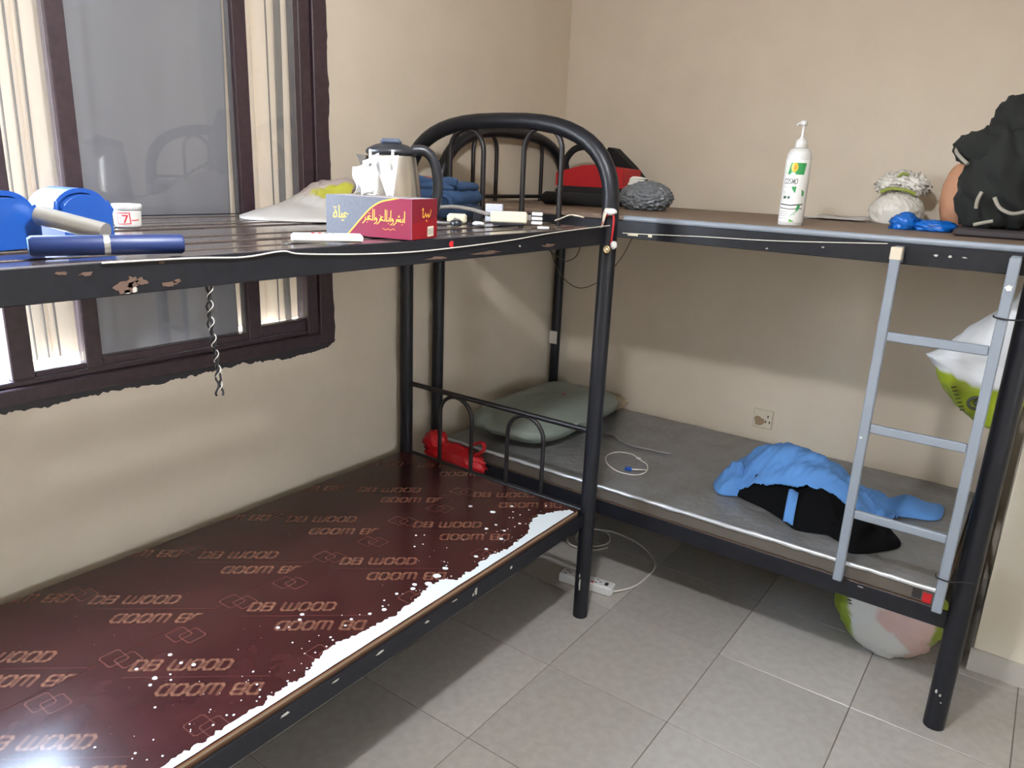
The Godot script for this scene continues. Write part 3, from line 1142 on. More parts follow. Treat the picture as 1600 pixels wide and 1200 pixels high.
	part("red_strand", st, M.red_cord, t)
	var fz := FastNoiseLite.new()
	fz.seed = 2
	fz.frequency = 3.0
	var crump := func(d: Vector3) -> float: return 1.0 + 0.35 * fz.get_noise_3dv(d)
	st = mb()
	lump(st, Vector3(1.0, 1.534, 1.268), Vector3(0.022, 0.011, 0.012), crump, -100.0, 16, 10)
	part("knot", st, M.white_plastic, t)
	st = mb()
	lump(st, Vector3(1.023, 1.428, 1.272), Vector3(0.011, 0.013, 0.01), crump, -100.0, 16, 10)
	part("knot", st, M.white_plastic, t)
	st = mb()
	sheet(st, func(u: float, v: float) -> Vector3: return Vector3(0.978 - 0.014 * u * (1.0 + v) + 0.02 * v, 1.545 - 0.07 * u, 1.268 + 0.006 * v + 0.004 * sin(u * 6.0)), 8, 3, 0.001)
	part("torn_strip", st, M.tape, t)
	st = mb()
	var rg := []
	for i in 17:
		rg.append(Vector3(0.997 + 0.0095 * cos(TAU * i / 16.0), 1.412 + 0.0095 * sin(TAU * i / 16.0), 1.27))
	tube(st, rg, 0.0032, 8, false)
	part("ring", st, M.brass, t)
	st = mb()
	lump(st, Vector3(0.997, 1.412, 1.269), Vector3(0.006, 0.006, 0.005), func(_d: Vector3) -> float: return 1.0, -100.0, 12, 8)
	part("bead", st, M.cream_plastic, t)
	# twisted paper strip lying by the end of the bed
	st = mb()
	tube(st, spline([Vector3(0.79, DA + 0.008, 1.275), Vector3(0.815, DA + 0.018, 1.27), Vector3(0.845, DA + 0.030, 1.27), Vector3(0.87, DA + 0.030, 1.27), Vector3(0.90, DA + 0.026, 1.27)], 4), 0.006, 6, true, Vector2(1.0, 0.45))
	single("paper_strip", st, M.tape, "twisted pale strip by the end of the planked deck", "paper strip")

func tissue_box() -> void:
	var u := Vector3(0.98, 0, -0.198)
	var w := Vector3(-0.198, 0, -0.98)
	var c1 := Vector3(0.982, DA, 2.188)
	var len := 0.245
	var wid := 0.115
	var h := 0.093
	var t := thing("tissue_box", "grey and maroon tissue box with gold lettering at the deck edge", "tissue box", c1 - u * len * 0.5 + w * wid * 0.5)
	# printed front and end as images: what the carton is printed with
	var img := Image.create(490, 186, false, Image.FORMAT_RGB8)
	img.fill(Color("6d7280"))
	var n := FastNoiseLite.new()
	n.frequency = 0.05
	for y in 186:
		for x in 490:
			var v := 0.03 * n.get_noise_2d(x, y)
			img.set_pixel(x, y, Color(0.35 + v, 0.36 + v, 0.39 + v))
	var curve := spline([Vector2(120, 190), Vector2(170, 140), Vector2(215, 95), Vector2(265, 50), Vector2(320, 20), Vector2(380, 6), Vector2(420, -2)], 6)
	var poly := curve.duplicate()
	poly.append(Vector2(492, -2))
	poly.append(Vector2(492, 190))
	fill(img, poly, Color("720e2d"))
	stroke(img, curve, 7.0, Color("e0a436"))
	var gold := Color("e0b13c")
	# the word at the left
	for q in [[Vector2(130, 88), Vector2(112, 82), Vector2(104, 92), Vector2(118, 100), Vector2(106, 104), Vector2(92, 104)], [Vector2(96, 104), Vector2(94, 86), Vector2(92, 104), Vector2(76, 104)], [Vector2(80, 104), Vector2(78, 50)], [Vector2(62, 82), Vector2(50, 84), Vector2(42, 104), Vector2(56, 106), Vector2(64, 100), Vector2(62, 82), Vector2(54, 70)]]:
		stroke(img, q, 5.5, gold)
	for q in [Vector2(94, 118), Vector2(102, 118), Vector2(48, 58), Vector2(58, 58)]:
		stroke(img, [q, q + Vector2(1, 1)], 6.0, gold)
	# the line on the maroon field
	var x := 452.0
	for g in ["alif", "tooth", "sh", "r", "w", "alif", "b", "alif", "l", "ain", "z", "w", "alif", "l", "kh", "tooth", "r"]:
		var q := []
		match g:
			"alif":
				q = [[Vector2(x, 58), Vector2(x - 2, 108)]]
				x -= 9
			"l":
				q = [[Vector2(x, 56), Vector2(x - 2, 106), Vector2(x - 12, 106)]]
				x -= 12
			"tooth", "b":
				q = [[Vector2(x, 92), Vector2(x - 1, 106), Vector2(x - 13, 106)], [Vector2(x - 5, 118), Vector2(x - 4, 119)]]
				x -= 13
			"sh":
				q = [[Vector2(x, 94), Vector2(x - 3, 106), Vector2(x - 8, 96), Vector2(x - 12, 106), Vector2(x - 17, 96), Vector2(x - 22, 106)], [Vector2(x - 10, 78), Vector2(x - 9, 79)], [Vector2(x - 14, 84), Vector2(x - 6, 84)]]
				x -= 22
			"r", "z":
				q = [[Vector2(x, 96), Vector2(x - 4, 112), Vector2(x - 18, 124)]]
				if g == "z":
					q.append([Vector2(x - 2, 82), Vector2(x - 1, 83)])
				x -= 14
			"w":
				q = [[Vector2(x - 4, 102), Vector2(x - 10, 94), Vector2(x - 14, 102), Vector2(x - 4, 104), Vector2(x - 8, 116), Vector2(x - 20, 124)]]
				x -= 18
			"ain", "kh":
				q = [[Vector2(x - 2, 90), Vector2(x - 12, 88), Vector2(x - 14, 98), Vector2(x - 2, 104), Vector2(x - 18, 106)]]
				if g == "kh":
					q.append([Vector2(x - 10, 76), Vector2(x - 9, 77)])
				x -= 17
		for s in q:
			stroke(img, s, 4.2, gold)
	stroke(img, [Vector2(330, 142), Vector2(345, 148), Vector2(360, 142), Vector2(372, 148), Vector2(388, 140), Vector2(398, 146)], 3.0, Color("c88f35"))
	var end := Image.create(230, 186, false, Image.FORMAT_RGB8)
	end.fill(Color("720f22"))
	fill(end, [Vector2(0, 110), Vector2(230, 90), Vector2(230, 186), Vector2(0, 186)], Color("860e1b"))
	for q in [[Vector2(90, 50), Vector2(102, 44), Vector2(96, 84), Vector2(110, 84), Vector2(122, 66)], [Vector2(122, 66), Vector2(130, 84), Vector2(146, 70), Vector2(150, 86), Vector2(166, 74), Vector2(172, 52)], [Vector2(128, 100), Vector2(136, 104)]]:
		stroke(end, q, 6.0, gold)
	fill(end, [Vector2(140, 130), Vector2(196, 128), Vector2(196, 176), Vector2(140, 178)], Color("d9d2bd"))
	for i in 5:
		stroke(end, [Vector2(150 + 9 * i, 140), Vector2(150 + 9 * i, 168)], 3.0, Color("3c3a34"))
	var st := mb()
	bx(st, c1 - u * len * 0.5 + w * wid * 0.5 + Vector3.UP * h * 0.5, Vector3(len, h, wid), 0.0012, Basis(u, Vector3.UP, -w))
	var cm := mat("carton", Color("8c8488"), 0.5)
	var body := part("carton", st, cm, t)
	var face := func(called: String, o: Vector3, du: Vector3, im: Image) -> void:
		var s := mb()
		s.set_smooth_group(FLAT)
		var nn := du.cross(Vector3.UP).normalized() * 0.0006
		var a := o + nn
		var c := [a, a + du, a + du + Vector3.UP * h, a + Vector3.UP * h]
		var uv := [Vector2(0, 1), Vector2(1, 1), Vector2(1, 0), Vector2(0, 0)]
		for i in [0, 2, 1, 0, 3, 2]:
			s.set_uv(uv[i])
			s.add_vertex(c[i])
		var m := mat(called + "_print", Color.WHITE, 0.35)
		m.albedo_texture = ImageTexture.create_from_image(im)
		part(called, s, m, body)
	face.call("front_print", c1 - u * len, u * len, img)
	face.call("end_print", c1, w * wid, end)
	# slot in the lid
	st = mb()
	bx(st, c1 - u * len * 0.5 + w * wid * 0.5 + Vector3.UP * (h + 0.0004), Vector3(0.15, 0.001, 0.05), 0.0003, Basis(u, Vector3.UP, -w))
	part("slot", st, M.cable_grey, t)
	# tissue pulled from the slot: one folded sheet with two standing lobes
	var tt := thing("tissue", "crumpled white tissue standing out of the tissue box", "tissue", c1 - u * len * 0.55 + w * wid * 0.5 + Vector3.UP * h)
	var o := c1 - u * len * 0.5 + w * wid * 0.45 + Vector3.UP * (h + 0.001)
	st = mb()
	sheet(st, func(a: float, b: float) -> Vector3:
		var k := a - 0.5
		return o + u * (-0.078 + 0.052 * a + 0.006 * sin(b * 6.0)) + w * (0.012 * sin(a * 7.0 + b * 2.0) - 0.01 * b) + Vector3.UP * ((0.058 + 0.022 * a) * b + 0.003 * sin(a * 9.0)), 14, 12, 0.0008)
	part("ply", st, M.paper, tt)
	st = mb()
	sheet(st, func(a: float, b: float) -> Vector3:
		var top := 0.085 + 0.012 * a
		return o + u * (-0.030 + 0.075 * a * (0.25 + 0.75 * b) + (1.0 - b) * 0.045) + w * (0.014 * sin(a * 8.0 + 1.0) * b + 0.006) + Vector3.UP * (top * b), 16, 12, 0.0008)
	part("ply", st, M.paper, tt)
	st = mb()
	sheet(st, func(a: float, b: float) -> Vector3:
		return o + u * (-0.05 + 0.05 * a) + w * (0.004 * sin(a * 5.0)) + Vector3.UP * (0.06 + 0.02 * a + 0.02 * b), 10, 4, 0.0008)
	part("ply", st, M.paper, tt)
	for e in [-0.028, 0.036]:
		st = mb()
		tube(st, [o + u * e + Vector3.UP * 0.075, o + u * (e + 0.001) + Vector3.UP * 0.108], 0.0035, 6)
		part("twisted_tip", st, M.paper, tt)

func kettle() -> void:
	var c := Vector3(0.735, DA, 2.005)
	var t := thing("kettle", "brushed steel electric kettle with black handle behind the tissue box", "kettle", c)
	var st := mb()
	lathe(st, [[0.0, 0.0], [0.084, 0.0], [0.086, 0.006], [0.084, 0.02], [0.0, 0.02]], c)
	part("power_base", st, M.black_plastic, t)
	st = mb()
	lathe(st, [[0.0, 0.0205], [0.080, 0.0205], [0.0815, 0.03], [0.080, 0.06], [0.076, 0.11], [0.070, 0.155], [0.064, 0.188], [0.062, 0.194], [0.0, 0.194]], c, 40)
	part("body", st, M.steel, t)
	st = mb()
	lathe(st, [[0.0, 0.1945], [0.066, 0.1945], [0.068, 0.202], [0.062, 0.209], [0.044, 0.218], [0.02, 0.224], [0.0, 0.225]], c, 32)
	var lid := part("lid", st, M.black_plastic, t)
	st = mb()
	bx(st, c + Vector3(0.01, 0.226, 0.012), Vector3(0.055, 0.016, 0.026), 0.007, Basis(Vector3.UP, 0.6))
	part("lid_tab", st, M.lid_grey, lid)
	# camera-right is (0.815, 0, -0.58): handle towards it, spout away from it
	var r := Vector3(0.75, 0, -0.66).normalized()
	st = mb()
	var pts := [c + r * 0.055 + Vector3.UP * 0.207, c + r * 0.088 + Vector3.UP * 0.206, c + r * 0.112 + Vector3.UP * 0.180, c + r * 0.122 + Vector3.UP * 0.13, c + r * 0.120 + Vector3.UP * 0.085, c + r * 0.108 + Vector3.UP * 0.045, c + r * 0.080 + Vector3.UP * 0.032]
	tube(st, spline(pts, 5), 0.017, 12, true, Vector2(1.0, 0.8))
	part("handle", st, M.black_plastic, t)
	st = mb()
	var s := -r
	for q in [[0.0, 1.0]]:
		var a := c + s * 0.052
		var ring := [a + Vector3.UP * 0.192, a + s * 0.012 + Vector3.UP * 0.178, a + s * 0.030 + Vector3.UP * 0.192]
		var side := s.cross(Vector3.UP)
		var base := [c + s * 0.064 + side * 0.036 + Vector3.UP * 0.19, c + s * 0.064 - side * 0.036 + Vector3.UP * 0.19, c + s * 0.069 + Vector3.UP * 0.140]
		var tip := c + s * 0.094 + Vector3.UP * 0.192
		st.set_smooth_group(FLAT)
		var cc := c + s * 0.07 + Vector3.UP * 0.18
		tri_out(st, base[0], base[2], tip, cc)
		tri_out(st, base[1], base[2], tip, cc)
		tri_out(st, base[0], base[1], tip, cc)
		tri_out(st, base[0], base[1], base[2], cc)
	part("spout", st, M.steel, t)

func blue_things() -> void:
	# two blue plastic housings with arched hoods
	for q in [[Vector3(0.60, DA, 2.762), "blue plastic housing with arched hood beside the white tub", 0.0], [Vector3(0.715, DA, 2.945), "blue plastic housing cut by the picture's left edge", 0.15]]:
		var c: Vector3 = q[0]
		var t := thing("blue_housing", q[1], "plastic housing", c, "blue plastic housings on the planked deck")
		var turn := Basis(Vector3.UP, q[2] + 0.18)
		var prof := []
		for i in 17:
			var a := PI * i / 16.0
			prof.append(Vector2(-0.058 * cos(a), 0.052 + 0.044 * sin(a)))
		var solid := func(sc: float, d0: float, d1: float, m: Material, called: String, hood: bool) -> void:
			var st := mb()
			var pts := []
			for p in prof:
				pts.append(Vector2(p.x * sc, p.y * sc))
			if hood:
				for i in range(16, -1, -1):
					pts.append(Vector2(prof[i].x * (sc - 0.10), prof[i].y * (sc - 0.09)))
			else:
				pts.append(Vector2(0.058 * sc, 0.0))
				pts.append(Vector2(-0.058 * sc, 0.0))
			flake(st, pts, c + turn * Vector3(d0, 0, 0), turn * Vector3(0, 0, -1), Vector3.UP, d1 - d0)
			part(called, st, m, t)
		solid.call(0.90, -0.045, 0.045, M.blue_plastic, "housing", false)
		solid.call(1.02, -0.05, 0.028, M.blue_plastic, "hood", true)
		for s in [-1.0, 1.0]:
			var st := mb()
			tube(st, [c + turn * Vector3(0.03, 0.072, 0.052 * s), c + turn * Vector3(0.035, 0.055, 0.059 * s), c + turn * Vector3(0.03, 0.04, 0.055 * s)], 0.005, 8)
			part("clip", st, M.blue_plastic, t)
	# pale tube and dark blue grip with metal band
	var st := mb()
	tube(st, [Vector3(0.765, 1.541, 2.893), Vector3(0.868, 1.517, 2.832)], 0.0165, 18)
	var t := thing("metal_tube", "pale metal tube leaning against the blue housing", "tube", Vector3(0.79, DA, 2.88))
	part("pipe", st, M.metal_ring, t)
	t = thing("blue_grip", "dark blue foam grip with a metal band at the deck edge", "grip", Vector3(0.91, DA, 2.85))
	var a := Vector3(0.870, DA + 0.0172, 2.956)
	var b := Vector3(0.956, DA + 0.0172, 2.742)
	st = mb()
	tube(st, [a, a.lerp(b, 0.02), b.lerp(a, 0.02), b], [0.0145, 0.0168, 0.0168, 0.0145], 20)
	part("foam", st, M.blue_dark, t)
	st = mb()
	tube(st, [a.lerp(b, 0.46), a.lerp(b, 0.50)], 0.0172, 20)
	part("band", st, M.metal_ring, t)
	st = mb()
	tube(st, [a + (a - b).normalized() * 0.002, a], 0.0135, 18)
	part("end_cap", st, M.blue_pale, t)
	# small white tub with a red numbered label
	var c := Vector3(0.405, DA, 2.553)
	t = thing("tub", "small white plastic tub with a red number seven label", "tub", c)
	st = mb()
	lathe(st, [[0.0, 0.0], [0.027, 0.0], [0.0285, 0.003], [0.0305, 0.04], [0.0, 0.04]], c, 28)
	part("cup", st, M.white_plastic, t)
	st = mb()
	lathe(st, [[0.0, 0.0402], [0.0325, 0.0402], [0.033, 0.05], [0.031, 0.053], [0.0, 0.053]], c, 28)
	part("lid", st, M.white_plastic, t)
	var img := Image.create(256, 96, false, Image.FORMAT_RGB8)
	img.fill(Color("cfcdc4"))
	fill(img, [Vector2(0, 0), Vector2(90, 0), Vector2(84, 96), Vector2(0, 96)], Color("6f7a74"))
	stroke(img, [Vector2(100, 12), Vector2(168, 10), Vector2(172, 82), Vector2(104, 86), Vector2(98, 60), Vector2(100, 12)], 6.0, Color("c4262e"))
	words(img, "7", Vector2(128, 28), Vector2(26, 0), Vector2(0, 44), 8.0, Color("c4262e"), 0.1)
	stroke(img, [Vector2(108, 50), Vector2(118, 46)], 8.0, Color("d98a8a"))
	stroke(img, [Vector2(180, 60), Vector2(220, 58)], 7.0, Color("c4262e"))
	st = mb()
	st.set_smooth_group(0)
	for i in 16:
		var a0 := -0.15 - PI * 0.55 + PI * 1.1 * i / 16.0 + 0.75
		var a1 := a0 + PI * 1.1 / 16.0
		var q := []
		for e in [[a0, 0.004, i], [a1, 0.004, i + 1], [a1, 0.037, i + 1], [a0, 0.037, i]]:
			var rr: float = 0.0292 + (e[1] as float) * 0.045
			q.append([c + Vector3(rr * sin(e[0] + 0.1), e[1], rr * cos(e[0] + 0.1)), Vector2(e[2] / 16.0, 1.0 if e[1] < 0.01 else 0.0)])
		for k in [0, 2, 1, 0, 3, 2]:
			st.set_uv(q[k][1])
			st.add_vertex(q[k][0])
	var lm := mat("tub_label", Color.WHITE, 0.5)
	lm.albedo_texture = ImageTexture.create_from_image(img)
	part("label", st, lm, t)

func jeans() -> void:
	var c := Vector3(0.39, DA, 1.41)
	var t := thing("jeans", "folded dark blue jeans with a brown leather patch", "jeans", c)
	var n := FastNoiseLite.new()
	n.seed = 15
	n.frequency = 7.0
	var layer := func(y0: float, h: float, sx: float, sz: float, off: Vector2, m: Material) -> void:
		var st := mb()
		var o := []
		for i in 40:
			var a := TAU * i / 40.0
			var cx := signf(cos(a)) * pow(absf(cos(a)), 0.45)
			var cz := signf(sin(a)) * pow(absf(sin(a)), 0.45)
			var k := 1.0 + 0.05 * n.get_noise_2d(cos(a) * 2.0 + y0 * 40.0, sin(a) * 2.0)
			o.append([Vector2(c.x + off.x + cx * sx * k, c.z + off.y + cz * sz * k), a])
		st.set_smooth_group(0)
		var prev := []
		for r in 9:
			var f := r / 8.0
			var bulge := 0.90 + 0.10 * sin(PI * f)
			var row := []
			for e in o:
				var p: Vector2 = Vector2(c.x + off.x, c.z + off.y).lerp(e[0], bulge)
				row.append(Vector3(p.x, DA + y0 + h * f + 0.008 * n.get_noise_2d(p.x * 3.0, p.y * 3.0) * f, p.y))
			if r > 0:
				for i in 40:
					var j := (i + 1) % 40
					quad(st, prev[i], row[i], row[j], prev[j])
			prev = row
		var top := Vector3(c.x + off.x, DA + y0 + h + 0.006, c.z + off.y)
		for i in 40:
			tri(st, prev[i], top, prev[(i + 1) % 40])
		part("fold", st, m, t)
	layer.call(0.0, 0.05, 0.140, 0.085, Vector2(0.0, 0.0), M.denim_dark)
	layer.call(0.047, 0.045, 0.138, 0.085, Vector2(0.003, 0.0), M.denim)
	layer.call(0.089, 0.030, 0.134, 0.082, Vector2(-0.004, 0.0), M.denim)
	var st := mb()
	var wb := []
	for i in 25:
		var f := i / 24.0
		wb.append(Vector3(c.x - 0.125 + 0.262 * f, DA + 0.128 - 0.012 * f + 0.006 * sin(f * 9.0), c.z + 0.074 + 0.008 * sin(f * 7.0)))
	tube(st, wb, 0.009, 8, true, Vector2(0.5, 1.6))
	part("waistband", st, M.denim, t)
	st = mb()
	sheet(st, func(u: float, v: float) -> Vector3: return Vector3(c.x - 0.075 + 0.09 * u, DA + 0.128 + 0.006 * v + 0.002 * sin(u * 5.0), c.z + 0.066 - 0.03 * v), 8, 3, 0.002)
	part("leather_patch", st, M.leather, t)
	st = mb()
	tube(st, spline([Vector3(c.x + 0.03, DA + 0.072, c.z + 0.088), Vector3(c.x + 0.07, DA + 0.08, c.z + 0.090), Vector3(c.x + 0.11, DA + 0.066, c.z + 0.086), Vector3(c.x + 0.12, DA + 0.035, c.z + 0.086)], 4), 0.007, 8)
	part("seam", st, M.denim, t)

func adapters() -> void:
	var y := DA
	# cream phone charger with its lead
	var t := thing("charger", "cream phone charger lying by the jeans", "charger", Vector3(0.64, y, 1.64))
	var st := mb()
	bx(st, Vector3(0.645, y + 0.014, 1.625), Vector3(0.062, 0.028, 0.045), 0.006, Basis(Vector3.UP, 0.65))
	part("case", st, M.cream_plastic, t)
	st = mb()
	tube(st, spline([Vector3(0.66, y + 0.014, 1.655), Vector3(0.70, y + 0.012, 1.68), Vector3(0.70, y + 0.006, 1.72), Vector3(0.67, y + 0.006, 1.74), Vector3(0.65, y + 0.006, 1.72)], 5), 0.004, 8)
	part("lead", st, M.cable_grey, t)
	# black round plug
	st = mb()
	lathe(st, [[0.0, 0.0], [0.016, 0.0], [0.018, 0.004], [0.018, 0.014], [0.012, 0.018], [0.0, 0.018]], Vector3(0.735, y, 1.735), 20)
	single("round_plug", st, M.black_plastic, "small round black plug beside the cream charger", "plug")
	# crumpled bit of foil
	var n := FastNoiseLite.new()
	n.seed = 6
	n.frequency = 4.0
	st = mb()
	lump(st, Vector3(0.76, y + 0.006, 1.66), Vector3(0.022, 0.007, 0.012), func(d: Vector3) -> float: return 1.0 + 0.6 * n.get_noise_3dv(d), y, 18, 10)
	single("paper_scrap", st, M.white_plastic, "crumpled white scrap between charger and travel adapter", "paper scrap")
	# travel adapter block with grey cable and pins
	t = thing("travel_adapter", "cream travel adapter block with black pins", "adapter", Vector3(0.80, y, 1.53))
	var turn := Basis(Vector3.UP, 0.62)
	st = mb()
	bx(st, Vector3(0.79, y + 0.026, 1.545), Vector3(0.115, 0.034, 0.04), 0.004, turn)
	part("block", st, M.cream_plastic, t)
	st = mb()
	bx(st, Vector3(0.79, y + 0.0045, 1.545), Vector3(0.10, 0.009, 0.036), 0.003, turn)
	part("foot", st, M.black_plastic, t)
	for i in 3:
		st = mb()
		bx(st, Vector3(0.79, y + 0.012 + 0.0135 * i, 1.545) + turn * Vector3(0.089, 0, 0.006), Vector3(0.034, 0.010, 0.03), 0.002, turn)
		part("pin_cover", st, M.white_plastic, t)
	st = mb()
	bx(st, Vector3(0.79, y + 0.026, 1.545) + turn * Vector3(0.064, 0, 0.003), Vector3(0.014, 0.02, 0.018), 0.002, turn)
	part("neck", st, M.cable_grey, t)
	st = mb()
	tube(st, spline([Vector3(0.79, y + 0.03, 1.545) + turn * Vector3(-0.058, 0, 0), Vector3(0.70, y + 0.036, 1.575), Vector3(0.65, y + 0.042, 1.57), Vector3(0.60, y + 0.046, 1.585), Vector3(0.56, y + 0.042, 1.62), Vector3(0.52, y + 0.03, 1.65), Vector3(0.50, y + 0.008, 1.68)], 6), 0.0065, 8)
	part("cable", st, M.cable_grey, t)
	# white charger box leaning behind
	st = mb()
	bx(st, Vector3(0.675, y + 0.03, 1.47), Vector3(0.058, 0.058, 0.025), 0.003, Basis(Vector3.UP, 0.5))
	single("charger_cube", st, mat("bluewhite_plastic", Color("c3c6cf"), 0.4), "pale bluish white charger cube standing behind the adapter", "charger")
	st = mb()
	bx(st, Vector3(0.625, y + 0.024, 1.495), Vector3(0.03, 0.046, 0.03), 0.003, Basis(Vector3.UP, 0.5))
	single("black_charger", st, M.black_plastic, "small black charger between jeans and pale charger cube", "charger")
	st = mb()
	bx(st, Vector3(0.935, y + 0.004, 1.565), Vector3(0.036, 0.008, 0.014), 0.002, Basis(Vector3.UP, 0.6))
	single("white_cap", st, M.white_plastic, "small white plastic cap lying at the deck edge", "cap")

# ------------------------------------------------------------------ things on the upper deck along the back wall
const DB := 1.5125

func on_back_bed() -> void:
	bottle()
	var st: SurfaceTool
	var n := FastNoiseLite.new()
	n.seed = 30
	n.frequency = 2.2
	n.fractal_octaves = 3
	# papers by the wall
	var t := thing("papers", "loose pale papers lying against the back wall", "papers", Vector3(1.48, DB, 0.16))
	for i in 3:
		st = mb()
		var o := Vector3(1.33 + 0.035 * i, DB + 0.001 + 0.002 * i, 0.10 + 0.02 * i)
		sheet(st, func(u: float, v: float) -> Vector3: return o + Vector3(0.17 * u, 0.012 * absf(sin(u * 3.0 + i)) * (1.0 - v) * (1.0 - v) + 0.002, 0.12 * v), 8, 6, 0.0008)
		part("paper", st, M.paper, t)
	# knotted white bag
	var c := Vector3(1.665, DB, 0.17)
	t = thing("knotted_bag", "knotted white plastic bag standing against the back wall", "plastic bag", c)
	st = mb()
	lump(st, c + Vector3(0, 0.055, 0), Vector3(0.092, 0.105, 0.075), func(d: Vector3) -> float: return (1.0 + 0.3 * absf(n.get_noise_3dv(d * Vector3(3.0, 0.7, 3.0)))) * (1.0 - 0.42 * maxf(d.y, 0.0)), DB, 72, 36)
	part("bag", st, M.white_bag, t)
	for s in [[-0.04, 0.7, 0.045], [0.045, -0.6, 0.05], [0.005, 0.0, 0.038]]:
		st = mb()
		lump(st, c + Vector3(s[0], 0.150 + (0.012 if s[1] == 0.0 else 0.0), 0.0), Vector3(s[2], 0.036, 0.03), func(d: Vector3) -> float: return 1.0 + 0.75 * n.get_noise_3dv(d * 2.2 + Vector3(s[0] * 90.0, 0, 0)), -100.0, 40, 24, null, Basis(Vector3.BACK, s[1] * 0.5))
		part("knot_ear", st, M.white_bag, t)
	st = mb()
	tube(st, spline([c + Vector3(-0.06, 0.118, 0.04), c + Vector3(-0.02, 0.132, 0.055), c + Vector3(0.03, 0.128, 0.055), c + Vector3(0.06, 0.115, 0.04)], 4), 0.006, 8)
	tube(st, spline([c + Vector3(-0.01, 0.175, 0.03), c + Vector3(0.005, 0.19, 0.03), c + Vector3(0.025, 0.185, 0.03)], 4), 0.005, 8)
	part("green_print", st, M.bag_green, t)
	# blue crumpled bag
	t = thing("blue_bag", "crumpled bright blue plastic bag at the deck's front", "plastic bag", Vector3(1.82, DB, 0.58))
	st = mb()
	lump(st, Vector3(1.765, DB + 0.018, 0.58), Vector3(0.045, 0.034, 0.045), func(d: Vector3) -> float: return 1.0 + 0.45 * n.get_noise_3dv(d * 2.0), DB, 32, 18)
	part("crumple", st, M.blue_bag, t)
	st = mb()
	lump(st, Vector3(1.85, DB + 0.012, 0.575), Vector3(0.065, 0.024, 0.04), func(d: Vector3) -> float: return 1.0 + 0.5 * n.get_noise_3dv(d * 2.0 + Vector3(9, 3, 1)), DB, 32, 18)
	part("crumple", st, M.blue_bag, t)
	# black garment heaped like a rucksack
	t = thing("backpack", "dark green-black rucksack with grey piping at the deck's end", "backpack", Vector3(2.04, DB, 0.6))
	var ns := FastNoiseLite.new()
	ns.seed = 61
	ns.frequency = 1.3
	st = mb()
	lump(st, Vector3(2.025, DB + 0.175, 0.60), Vector3(0.122, 0.19, 0.12), func(d: Vector3) -> float: return 1.0 + 0.22 * ns.get_noise_3dv(d * 1.7) + 0.05 * sin(d.x * 9.0 + d.y * 6.0), DB + 0.026, 48, 30)
	part("body", st, M.backpack, t)
	st = mb()
	lump(st, Vector3(2.035, DB + 0.345, 0.60), Vector3(0.075, 0.085, 0.07), func(d: Vector3) -> float: return 1.0 + 0.3 * ns.get_noise_3dv(d * 1.9 + Vector3(4, 4, 4)), -100.0, 36, 22)
	part("top_flap", st, M.backpack, t)
	st = mb()
	lump(st, Vector3(1.96, DB + 0.265, 0.64), Vector3(0.085, 0.055, 0.06), func(d: Vector3) -> float: return 1.0 + 0.2 * ns.get_noise_3dv(d * 2.0 + Vector3(7, 1, 3)), -100.0, 32, 18)
	part("side_pocket", st, M.backpack, t)
	for q in [[Vector3(1.895, DB + 0.275, 0.66), Vector3(1.888, DB + 0.255, 0.675), Vector3(1.905, DB + 0.235, 0.69), Vector3(1.93, DB + 0.215, 0.71)], [Vector3(1.985, DB + 0.135, 0.735), Vector3(1.978, DB + 0.11, 0.737), Vector3(1.978, DB + 0.085, 0.735)], [Vector3(2.02, DB + 0.12, 0.73), Vector3(2.04, DB + 0.09, 0.735), Vector3(2.075, DB + 0.075, 0.735), Vector3(2.11, DB + 0.085, 0.73)], [Vector3(1.98, DB + 0.035, 0.735), Vector3(2.01, DB + 0.045, 0.735), Vector3(2.03, DB + 0.05, 0.735)]]:
		st = mb()
		tube(st, spline(q, 5), 0.006, 8)
		part("piping", st, M.piping, t)
	st = mb()
	bx(st, Vector3(2.035, DB + 0.0125, 0.665), Vector3(0.205, 0.025, 0.2), 0.006)
	single("flat_case", st, M.brown_box, "flat dark brown case under the rucksack", "case")
	st = mb()
	lump(st, Vector3(1.895, DB + 0.115, 0.40), Vector3(0.06, 0.118, 0.075), func(d: Vector3) -> float: return 1.0 + 0.08 * n.get_noise_3dv(d), DB, 36, 22)
	single("peach_cushion", st, M.peach, "peach coloured cushion pressed beside the rucksack", "cushion")
	# grey crinkled bag near the arched post
	t = thing("grey_bag", "crinkled translucent grey plastic bag beside the arched post", "plastic bag", Vector3(0.74, DB, 0.5))
	var nr := FastNoiseLite.new()
	nr.seed = 19
	nr.frequency = 3.4
	nr.fractal_type = FastNoiseLite.FRACTAL_RIDGED
	nr.fractal_octaves = 3
	st = mb()
	lump(st, Vector3(0.745, DB + 0.052, 0.5), Vector3(0.115, 0.066, 0.09), func(d: Vector3) -> float: return 0.93 + 0.17 * nr.get_noise_3dv(d), DB, 120, 70)
	part("bag", st, M.grey_plastic_bag, t)
	for i in 3:
		st = mb()
		tube(st, spline([Vector3(0.66 + 0.01 * i, DB + 0.085 + 0.012 * i, 0.53), Vector3(0.69, DB + 0.105 + 0.012 * i, 0.53), Vector3(0.73 + 0.01 * i, DB + 0.112 + 0.008 * i, 0.515)], 4), [0.002, 0.004, 0.005, 0.006, 0.007, 0.007, 0.006, 0.004, 0.002], 8)
		part("handle_fold", st, M.white_bag, t)
	# red and black bag in the corner
	t = thing("duffel_bag", "red and black bag with a handle in the corner of the upper deck", "bag", Vector3(0.38, DB, 0.28))
	st = mb()
	bx(st, Vector3(0.38, DB + 0.04, 0.28), Vector3(0.36, 0.08, 0.22), 0.02)
	part("base", st, M.black_nylon, t)
	st = mb()
